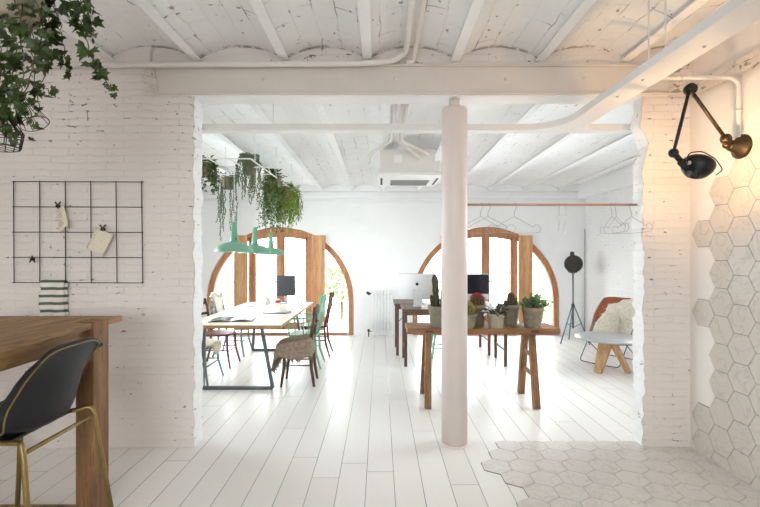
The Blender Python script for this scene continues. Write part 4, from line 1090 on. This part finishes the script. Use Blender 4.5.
def spines(mb, p, n_, l, k, rn, w=.0012):
    for _ in range(k):
        d = (n_ + Vector((rn.uniform(-1, 1), rn.uniform(-1, 1), rn.uniform(-1, 1))) * .7).normalized(); r = d.orthogonal().normalized() * w; q = d.cross(r)
        mb.add([p + r, p - r * .5 + q * .8, p - r * .5 - q * .8, p + d * l], [(0, 1, 3), (1, 2, 3), (2, 0, 3)])
def ribbed(mb, c, R_, Hh, ribs, depth, nv=18, nu=64, top=1.0):
    def fn(u, v):
        a = 2 * PI * u; t = -PI / 2 * .8 + (PI / 2 * .8 + PI / 2) * v; r = R_ * max(0, math.cos(t)) ** top * (1 - depth * (.5 + .5 * math.cos(ribs * a)))
        return Vector(c) + Vector((r * math.cos(a), r * math.sin(a), Hh / 2 + Hh / 2 * math.sin(t)))
    mb.grid(fn, nu, nv); return fn
def benchpot(name, label, px, d, rt, rb, h, pm):
    root = thing(name, label, 'plant', ((px - CX) * d / F, d, BZ)); pot(root, rt, rb, h, M[pm]); return root
rn = random.Random(12)
# tall columnar cactus
cc = benchpot('column_cactus', 'tall dark column cactus in clay pot left of the column', 439, 4.42, .115, .085, .22, 'pot2')
mb, sp = MB(), MB()
for (x, y, r, hgt, lean) in ((-.020, 0, .036, .365, -.008), (.034, .02, .030, .31, .01), (-.062, .015, .018, .15, -.005), (.05, -.035, .02, .24, .012)):
    def fn(u, v, x=x, y=y, r=r, hgt=hgt, lean=lean):
        a = 2 * PI * u; rr = r * (1 - .30 * (.5 + .5 * math.cos(6 * a))) * (1 - max(0, v - .88) ** 1.5 * 22) * (1 + .08 * math.sin(v * 26))
        return Vector((x + lean * v * 3 + max(.001, rr) * math.cos(a), y + max(.001, rr) * math.sin(a), .18 + hgt * v))
    mb.grid(fn, 48, 30)
    for k in range(120):
        u, v = (int(rn.random() * 6) + .5) / 6, rn.random(); p = fn(u, v); nn = Vector((math.cos(2 * PI * u), math.sin(2 * PI * u), .2)); spines(sp, p, nn, .013, 2, rn)
ob = mb.build('cactus', M['cactus'], cc); sp.build('spines', M['spine_w'], ob)
# golden barrel
cc = benchpot('barrel_cactus', 'golden spined round cactus in a low clay pot touching the column', 465, 4.40, .122, .09, .145, 'pot2')
mb, sp = MB(), MB(); fn = ribbed(mb, (0, 0, .115), .094, .145, 18, .16)
for k in range(900):
    u, v = (int(rn.random() * 18) + .5) / 18, rn.uniform(.1, 1); p = fn(u, v); spines(sp, p, (p - Vector((0, 0, .17))).normalized(), .022, 1, rn, .0016)
ob = mb.build('cactus', M['cact_g'], cc); sp.build('spines', M['spine_y'], ob)
# red topped
cc = benchpot('red_cactus', 'round brown cactus crowned with crimson spines, right of the column', 477.3, 4.55, .090, .066, .215, 'pot')
mb, sp = MB(), MB(); fn = ribbed(mb, (0, 0, .175), .077, .145, 14, .2)
for k in range(420):
    u, v = (int(rn.random() * 14) + .5) / 14, rn.uniform(.1, .85); p = fn(u, v); spines(sp, p, (p - Vector((0, 0, .24))).normalized(), .016, 1, rn, .0014)
ob = mb.build('cactus', M['cactus_b'], cc); sp.build('spines', M['spine_w'], ob)
sp = MB()
for k in range(620):
    u, v = rn.random(), rn.uniform(.60, 1); p = fn(u, v); spines(sp, p, (p - Vector((0, 0, .23))).normalized(), .028, 1, rn, .0022)
sp.build('red_spines', M['spine_r'], ob)
# variegated small plant
cc = benchpot('variegated_plant', 'small plant with white and dark leaves in the smallest pot', 495.6, 4.385, .088, .07, .145, 'pot3')
mw, md, ms_ = MB(), MB(), MB()
for k in range(70):
    a = rn.uniform(0, 2 * PI); e_ = rn.uniform(.15, 1.1); l = rn.uniform(.05, .12); d = Vector((math.cos(a) * math.cos(e_), math.sin(a) * math.cos(e_), math.sin(e_)))
    p = Vector((0, 0, .125)) + d * l; ms_.tube([(0, 0, .12), p], .0016, 4); (mw if rn.random() < (.75 if math.cos(a) < .1 else .12) else md).leaf(p, d + Vector((0, 0, -.3)), (0, -.6, 1), .05, .03)
mw.build('white_leaves', M['whiteleaf'], cc); md.build('dark_leaves', M['darkleaf'], cc); ms_.build('stems', M['stem'], cc)
# brown cactus
cc = benchpot('brown_cactus', 'stubby brown cactus in a tall clay pot, second from the right', 510.5, 4.56, .092, .068, .215, 'pot2')
mb, sp = MB(), MB(); fns = [ribbed(mb, (.006, 0, .15), .046, .19, 10, .25, top=.55), ribbed(mb, (-.046, .01, .16), .028, .10, 9, .25, top=.6), ribbed(mb, (.040, -.025, .16), .026, .13, 9, .25, top=.6)]
for fn in fns:
    for k in range(170):
        u, v = (int(rn.random() * 10) + .5) / 10, rn.uniform(.1, 1); p = fn(u, v); spines(sp, p, Vector((math.cos(2 * PI * u), math.sin(2 * PI * u), .3)), .014, 1, rn, .0013)
ob = mb.build('cactus', M['cactus_b'], cc); sp.build('spines', M['spine_w'], ob)
# jade plant
cc = benchpot('jade_plant', 'bushy jade plant in a large clay pot at the bench right end', 532.8, 4.40, .108, .078, .212, 'pot')
ml, ms_ = MB(), MB()
for k in range(34):
    a = rn.uniform(0, 2 * PI); e_ = rn.uniform(.25, 1.4); d = Vector((math.cos(a) * math.cos(e_) * 1.2, math.sin(a) * math.cos(e_), math.sin(e_) * .95))
    l = rn.uniform(.10, .178); o_ = Vector((.012, 0, .185)); tip = o_ + d * l
    ms_.tube([o_, o_ + d * l * .5 + Vector((0, 0, .008)), tip], [.006, .004, .002], 6)
    for j in range(15):
        q = o_ + d * l * rn.uniform(.5, 1.0) + Vector((rn.uniform(-1, 1), rn.uniform(-1, 1), rn.uniform(-1, 1))) * .014
        dd = (d * .6 + Vector((rn.uniform(-1, 1), rn.uniform(-1, 1), rn.uniform(-.5, 1)))).normalized()
        ml.leaf(q, dd, (rn.uniform(-1, 1), rn.uniform(-1, .6), 1), rn.uniform(.020, .030), rn.uniform(.018, .024), .1)
ml.build('foliage', M['jade'], cc, solid=.003); ms_.build('stems', M['stem'], cc)

# ------------------------------------------------------------------ desks with their computers
def desk(label, x0, x1, y0, y1, z, legm):
    root = thing('desk', label, 'desk', ((x0 + x1) / 2, (y0 + y1) / 2, 0)); cx, cy = root.location.x, root.location.y
    sub_world(MB().box(x0, x1, y0, y1, z - .03, z), 'desk_top', M['deskwood'], root, bevel=.004)
    sub_world(MB().box(x0 + .05, x1 - .05, y0 + .05, y0 + .075, z - .09, z - .03).box(x0 + .05, x1 - .05, y1 - .075, y1 - .05, z - .09, z - .03), 'apron', M['deskwood'], root)
    for x in (x0 + .03, x1 - .07):
        for y in (y0 + .02, y1 - .06): sub_world(MB().box(x, x + .04, y, y + .04, 0, z - .03), 'leg', legm, root, bevel=.003)
        sub_world(MB().bar((x + .02, y0 + .04, .22), (x + .02, y1 - .04, .22), .02, .03), 'stretcher', legm, root)
        sub_world(MB().tube([(x + .02, y0 + .04, .5), (x + .02 + (.25 if x < cx else -.25), y0 + .06, z - .05)], .006), 'brace', M['greym'], root)
    return root
DZ = .785
desk('dark wooden desk right behind the plant bench', .30, 1.76, 5.82, 6.40, DZ, M['darkwood'])
desk('red brown wooden desk behind the dark desk, nearer the windows', .215, 1.70, 6.46, 7.12, DZ, M['redwood'])
def computer(label, x, y, rz):
    root = thing('desktop_computer', label, 'computer', (x, y, DZ), rz)
    MB().box(-.264, .264, -.012, .012, .095, .465).build('housing', M['alu'], root, bevel=.006)
    MB().box(-.2635, .2635, -.0135, -.011, .178, .457).build('screen', M['screen'], root)
    pts = [(0, .088), (.055, .088), (.055, .082)]
    MB().bar((0, .10, .004), (0, .012, .24), .115, .010, (0, 1, 0), .105).build('stand', M['alu'], root, bevel=.002)
    MB().box(-.0585, .0585, -.06, .11, 0, .006).build('foot', M['alu'], root, bevel=.002)
    lg = MB(); body = []
    for k in range(40):      # fruit outline with a notch on top and a bite on one side
        a = 2 * PI * k / 40; r = .0215 * (1 - .10 * math.exp(-((a - PI / 2) / .35) ** 2) - .06 * math.exp(-((a - 3 * PI / 2) / .3) ** 2))
        x_, z_ = r * math.cos(a), r * math.sin(a) * 1.04
        bx, bz = -.0225, .003     # bite towards local -x (right as seen from the back)
        dd = math.hypot(x_ - bx, z_ - bz)
        if dd < .0105: x_ = bx + (x_ - bx) / dd * .0105 if x_ > bx else bx + .0085; 
        body.append((x_, .315 + z_))
    lg.prism(body, .0122, .0132, lambda x, z, y: (x, y, z))
    lf = [(.001, .3395), (-.004, .341), (-.009, .3465), (-.0095, .3515), (-.004, .3495), (.0005, .345)]
    lg.prism(lf, .0122, .0132, lambda x, z, y: (x, y, z)); lg.build('logo', M['logo'], root)
    MB().tube([(-.02, .012, .15), (-.05, .06, .09), (-.10, .10, .01), (-.16, .05, .006)], .003, 6).build('cable', M['rubber'], root)
    return root
computer('silver desktop computer seen from behind on the dark desk', .535, 6.20, R(180))
computer('desktop computer with dark screen facing the bench, right of the column', 1.285, 6.16, R(-3))
cc = thing('stool', 'mint green stool under the desks behind the tall cactus', 'stool', (.93, 6.45, 0))
MB().lathe([(0, .44), (.15, .44), (.155, .455), (.15, .465), (0, .465)], (0, 0, 0), 24).build('seat', M['mintdark'], cc)
for sx in (-1, 1):
    for sy in (-1, 1): MB().bar((sx * .10, sy * .10, .44), (sx * .17, sy * .17, 0), .03, .03, (0, 1, 0)).build('leg', M['mintdark'], cc, bevel=.003)
mb = MB()
for sx in (-1, 1): mb.bar((sx * .148, -.148, .15), (sx * .148, .148, .15), .015, .02).bar((-.148, sx * .148, .15), (.148, sx * .148, .15), .015, .02)
mb.build('rungs', M['mintdark'], cc)

# ------------------------------------------------------------------ clothes rail with wire hangers
RYc, RZc = 3.50, 1.937
o = MB().tube([(cx_ + .10, RYc, RZc), (2.09, RYc, RZc)], .0105, 14).build('clothes_rail', M['copper'])
tag(o, 'rose copper clothes rail from the white column to the brick pier', 'rail')
def hanger(x, rz, label):
    root = thing('coat_hanger', label, 'hanger', (x, RYc, RZc), rz, 'wire hangers on the copper rail')
    hk = [(.012 * 0 + .0135 * math.cos(t), 0, .0135 * math.sin(t)) for t in [R(-30) + R(210) * k / 10 for k in range(11)]]
    hk = hk[::-1]; hk = [(-p[0], 0, p[2]) for p in hk]
    pts = [(-.0125, 0, -.006), (-.0135, 0, .0), (-.0095, 0, .0095), (0, 0, .0135), (.0095, 0, .0095), (.0135, 0, 0), (.012, 0, -.012), (.004, 0, -.035), (-.006, 0, -.055), (-.010, 0, -.078), (-.009, 0, -.095)]
    MB().tube(pts, .0022, 6).build('hook', M['chrome'], root)
    half = [(-.009, 0, -.095), (.05, 0, -.128), (.12, 0, -.165), (.138, 0, -.178), (.146, 0, -.184), (.155, 0, -.172), (.17, 0, -.163), (.19, 0, -.165), (.207, 0, -.182), (.209, 0, -.204), (.198, 0, -.222), (.17, 0, -.228), (.0, 0, -.234)]
    l2 = [(-p[0] - .018, 0, p[2]) for p in half[::-1]]
    MB().tube(half + l2[1:], .0019, 6).build('shoulders', M['chrome'], root)
hx = lambda px: (px - CX) * RYc / F
hanger(hx(481.5), R(4), 'silver wire hanger nearest the column, half behind it')
hanger(hx(489), R(-6), 'second silver wire hanger from the column, overlapping the first')
hanger(hx(515.3), R(2), 'silver wire hanger seen flat on, above the right arched window')
hanger(hx(559.2), R(66), 'silver wire hanger seen edge on, left one of that pair')
hanger(hx(565), R(65), 'silver wire hanger seen edge on, right one of that pair')
hanger(hx(611.5), R(86), 'silver wire hanger half turned, left of the group by the pier')
hanger(hx(615.5), R(84), 'silver wire hanger half turned, middle of the group by the pier')
hanger(hx(630.5), R(99), 'silver wire hanger nearest the right brick pier')

# ------------------------------------------------------------------ film spotlight on tripod
tx, ty = 3.33, 7.42
sp_ = thing('tripod_spotlight', 'black film spotlight on a tripod in the far right corner', 'lamp', (tx, ty, 0))
MB().tube([(0, 0, .25), (0, 0, 1.20)], .013, 10).tube([(0, 0, .25), (0, 0, .70)], .018, 10).build('pole', M['greym'], sp_)
MB().lathe([(.028, .62), (.028, .67)], (0, 0, 0), 12).build('collar', M['spot'], sp_)
for a in (200, 320, 80):
    c_, s_ = math.cos(R(a)), math.sin(R(a))
    MB().tube([(c_ * .02, s_ * .02, .64), (c_ * .27, s_ * .27, .0)], .010, 8).tube([(c_ * .13, s_ * .13, .345), (0, 0, .26)], .006, 8).build('leg', M['tealrod'], sp_)
MB().tube([(-.135, 0, 1.38), (-.135, 0, 1.30), (-.07, 0, 1.22), (0, 0, 1.20), (.07, 0, 1.22), (.135, 0, 1.30), (.135, 0, 1.38)], .008, 8).build('yoke', M['spot'], sp_)
hdp = MB().lathe([(0, .17), (.05, .168), (.075, .12), (.125, .04), (.148, -.02), (.15, -.05), (.14, -.05), (.135, -.02), (.11, .03), (.05, .07), (0, .08)], (0, 0, 1.365), 32, (.25, 1, .05)).build('head', M['spot'], sp_)
MB().lathe([(.132, -.022), (.107, .028), (.048, .068), (0, .078)], (0, 0, 1.365), 32, (.25, 1, .05)).build('reflector', M['lens'], hdp)
mb = MB()
for k in range(5):
    wire_r = .03 + .028 * k; mb.tube([Vector((0, 0, 1.365)) + Vector((-.0125, -.05, 0)) + Vector((1, -.25, 0)).normalized() * (wire_r * math.cos(t)) + Vector((0, 0, 1)) * (wire_r * math.sin(t)) for t in [2 * PI * j / 24 for j in range(24)]], .003, 5, True)
mb.build('guard', M['spot'], hdp)
MB().tube([(0, .02, 1.50), (0, .04, 1.56)], .035, 12).tube([(0, .04, 1.555), (0, .04, 1.575)], .02).build('top_vent', M['spot'], hdp)

# ------------------------------------------------------------------ butterfly chair with its fleece
bf = thing('butterfly_chair', 'brown leather butterfly chair on teal rods by the right pier', 'chair', (3.29, 6.15, 0), R(127))
def sling(u, v):        # u across, v from the front edge to the top of the back
    s0, t0 = 2 * u - 1, 2 * v - 1; s_ = s0 * math.sqrt(1 - .52 * t0 * t0); v = .5 + .5 * t0 * math.sqrt(1 - .34 * s0 * s0)
    y = .36 - .80 * v - .06 * math.sin(v * PI); z = .47 - .34 * math.sin(min(1, v / .62) * PI) * .55 + .44 * max(0, v - .34) ** 1.15 / .66 ** 1.15
    half = .44 * (1 - .26 * max(0, math.sin(v * PI)) ** .8)
    ce = abs(s_) ** 1.8
    z += .10 * ce * abs(2 * v - 1) ** 2 - .03 * (1 - ce); y += (.09 * ce * (1 - v) ** 3 - .06 * ce * v ** 3)
    return Vector((half * s_, y, z))
slg = MB().grid(sling, 24, 30).build('sling', M['leather'], bf, solid=.006)
for s_, u in ((-1, 0.0), (1, 1.0)):
    f_, b_ = sling(u, .0), sling(u, 1.0)
    MB().tube(bend([f_, (s_ * .27, -.30, .012), (0, -.34, .012)], .05), .0065, 8).build('rod', M['tealrod'], bf)
    MB().tube(bend([b_, (s_ * .27, .33, .012), (0, .37, .012)], .05), .0065, 8).build('rod', M['tealrod'], bf)
bl = Vector(bf.location); rot = Matrix.Rotation(R(127), 3, 'Z')
def fl2(u, v):
    a = 2 * PI * u; r = (.02 + .98 * v) * (1 + .12 * math.cos(3 * a + .6) + .10 * math.cos(5 * a + 2) + .05 * math.cos(9 * a))
    p = sling(min(1, max(0, .38 + .46 * r * math.cos(a))), min(.97, max(0.03, .53 + .42 * r * math.sin(a)))) + Vector((0, .016, .024))
    return rot @ p + bl
fleece('sheepskin', 'white sheepskin spread over the brown butterfly chair', M['fur_w'], fl2, 60, 24, 2600, .04, 9, (3.33, 6.15, .5))

# ------------------------------------------------------------------ round low table
rt_ = thing('side_table', 'low round zinc topped table on chunky oak legs', 'table', (3.00, 5.66, 0))
MB().lathe([(0, .42), (.385, .42), (.398, .427), (.398, .440), (.392, .447), (0, .447)], (0, 0, 0), 48).build('table_top', M['zinc'], rt_)
for a in (222, 318, 90):
    c_, s_ = math.cos(R(a)), math.sin(R(a)); tang = Vector((-s_, c_, 0))
    if a == 90: tang = Vector((1, 0, 0))
    MB().bar((c_ * .04, s_ * .04, .42), (c_ * .27, s_ * .2, 0), .18, .055, (c_, s_, .5), .085, .055).build('leg', M['oak'], rt_, bevel=.006)

# ------------------------------------------------------------------ outside
struct(MB().box(-4.5, 5, YW + WT - .05, YW + 1.7, -.14, -.015).build('balcony_floor', M['stone']))
for c in WIN:
    ra = thing('balcony_railing', 'pale iron balcony railing outside the %s arched window' % ('left' if c < 0 else 'right'), 'railing', (c, 9.4, 0))
    mb = MB().tube([(-1.7, 0, .92), (1.7, 0, .92)], .018).tube([(-1.7, 0, .08), (1.7, 0, .08)], .014).tube([(-1.7, 0, .74), (1.7, 0, .74)], .009)
    mb.build('rails', M['iron'], ra)
    mb = MB()
    for k in range(24): mb.tube([(-1.7 + k * .148, 0, -.015), (-1.7 + k * .148, 0, .92)], .007, 6)
    mb.build('bars', M['iron'], ra)
    mb = MB()
    for k in range(7):
        x = -1.33 + k * .444
        for r in (.11, .05): mb.tube([(x + r * math.cos(2 * PI * j / 20), 0, .44 + r * math.sin(2 * PI * j / 20)) for j in range(20)], .006, 6, True)
    mb.build('scrolls', M['iron'], ra)
def tree(label, x, y, z, rr, seed):
    root = thing('tree', label, 'tree', (x, y, -3)); rn = random.Random(seed); mb = MB()
    for k in range(1500):
        d = Vector((rn.gauss(0, 1), rn.gauss(0, 1), rn.gauss(0, 1))).normalized() * rr * rn.random() ** .4; d.z *= .8
        mb.leaf(Vector((0, 0, z + 3)) + d, (rn.uniform(-1, 1), rn.uniform(-1, 1), rn.uniform(-1, .5)), (rn.uniform(-1, 1), rn.uniform(-1, 1), 1), .16, .10)
    mb.build('crown', M['tree'], root); MB().tube([(0, 0, 0), (.05, 0, z + 2.4)], [.09, .05], 8).build('trunk', M['stem'], root)
tree('pale green tree outside the right pane of the left arched window', -1.15, 12.4, .75, .75, 5)
tree('pale green tree outside the right arched window, low at its edge', 4.6, 12.8, -.1, .7, 6)

# ------------------------------------------------------------------ light
w = bpy.data.worlds.new('sky'); sc.world = w; w.use_nodes = True; nt = w.node_tree; bg = nt.nodes['Background']
tc = N(nt, 'ShaderNodeTexCoord'); sp = N(nt, 'ShaderNodeSeparateXYZ'); L(nt, tc.outputs['Generated'], sp.inputs[0])
L(nt, ramp(nt, math_(nt, 'ADD', math_(nt, 'MULTIPLY', sp.outputs['Z'], .5), .5), [(.40, (.42, .44, .46)), (.53, (.93, .98, 1.0)), (1, (.84, .93, 1))]), bg.inputs['Color'])
SKY = 14.0
bg.inputs['Strength'].default_value = SKY
def portal(name, loc, sx, sy, rot):
    l = bpy.data.lights.new(name, 'AREA'); l.shape = 'RECTANGLE'; l.size = sx; l.size_y = sy; l.cycles.is_portal = True
    o = bpy.data.objects.new(name, l); COL.objects.link(o); o.location = loc; o.rotation_euler = rot
for c in WIN: portal('window_portal', (c, YW + WT + .02, 1.05), 2.8, 2.1, (R(-90), 0, 0))
portal('side_portal', (-3.64, (LW[0] + LW[1]) / 2, 1.55), 1.6, LW[1] - LW[0], (0, R(-90), 0))
portal('side_portal', (4.02, (RW[0] + RW[1]) / 2, 1.55), 1.6, RW[1] - RW[0], (0, R(90), 0))
portal('rear_portal', (-.575, -3.16, 1.71), 2.7, 1.46, (R(90), 0, 0))

# ------------------------------------------------------------------ camera and view
cam = bpy.data.cameras.new('camera'); co = bpy.data.objects.new('camera', cam); COL.objects.link(co)
cam.sensor_width = 36; cam.lens = 36 * F / 760; co.location = (0, 0, H); co.rotation_euler = (R(90), 0, 0); cam.clip_start = .05
sc.camera = co
v = sc.view_settings; sc.display_settings.display_device = 'sRGB'; v.view_transform = 'Standard'; v.look = 'None'; v.exposure = 0.06; v.gamma = 1; v.use_curve_mapping = False
try:
    sc.cycles.max_bounces = 12; sc.cycles.diffuse_bounces = 8; sc.cycles.transparent_max_bounces = 16; sc.cycles.caustics_reflective = False; sc.cycles.caustics_refractive = False
except Exception: pass
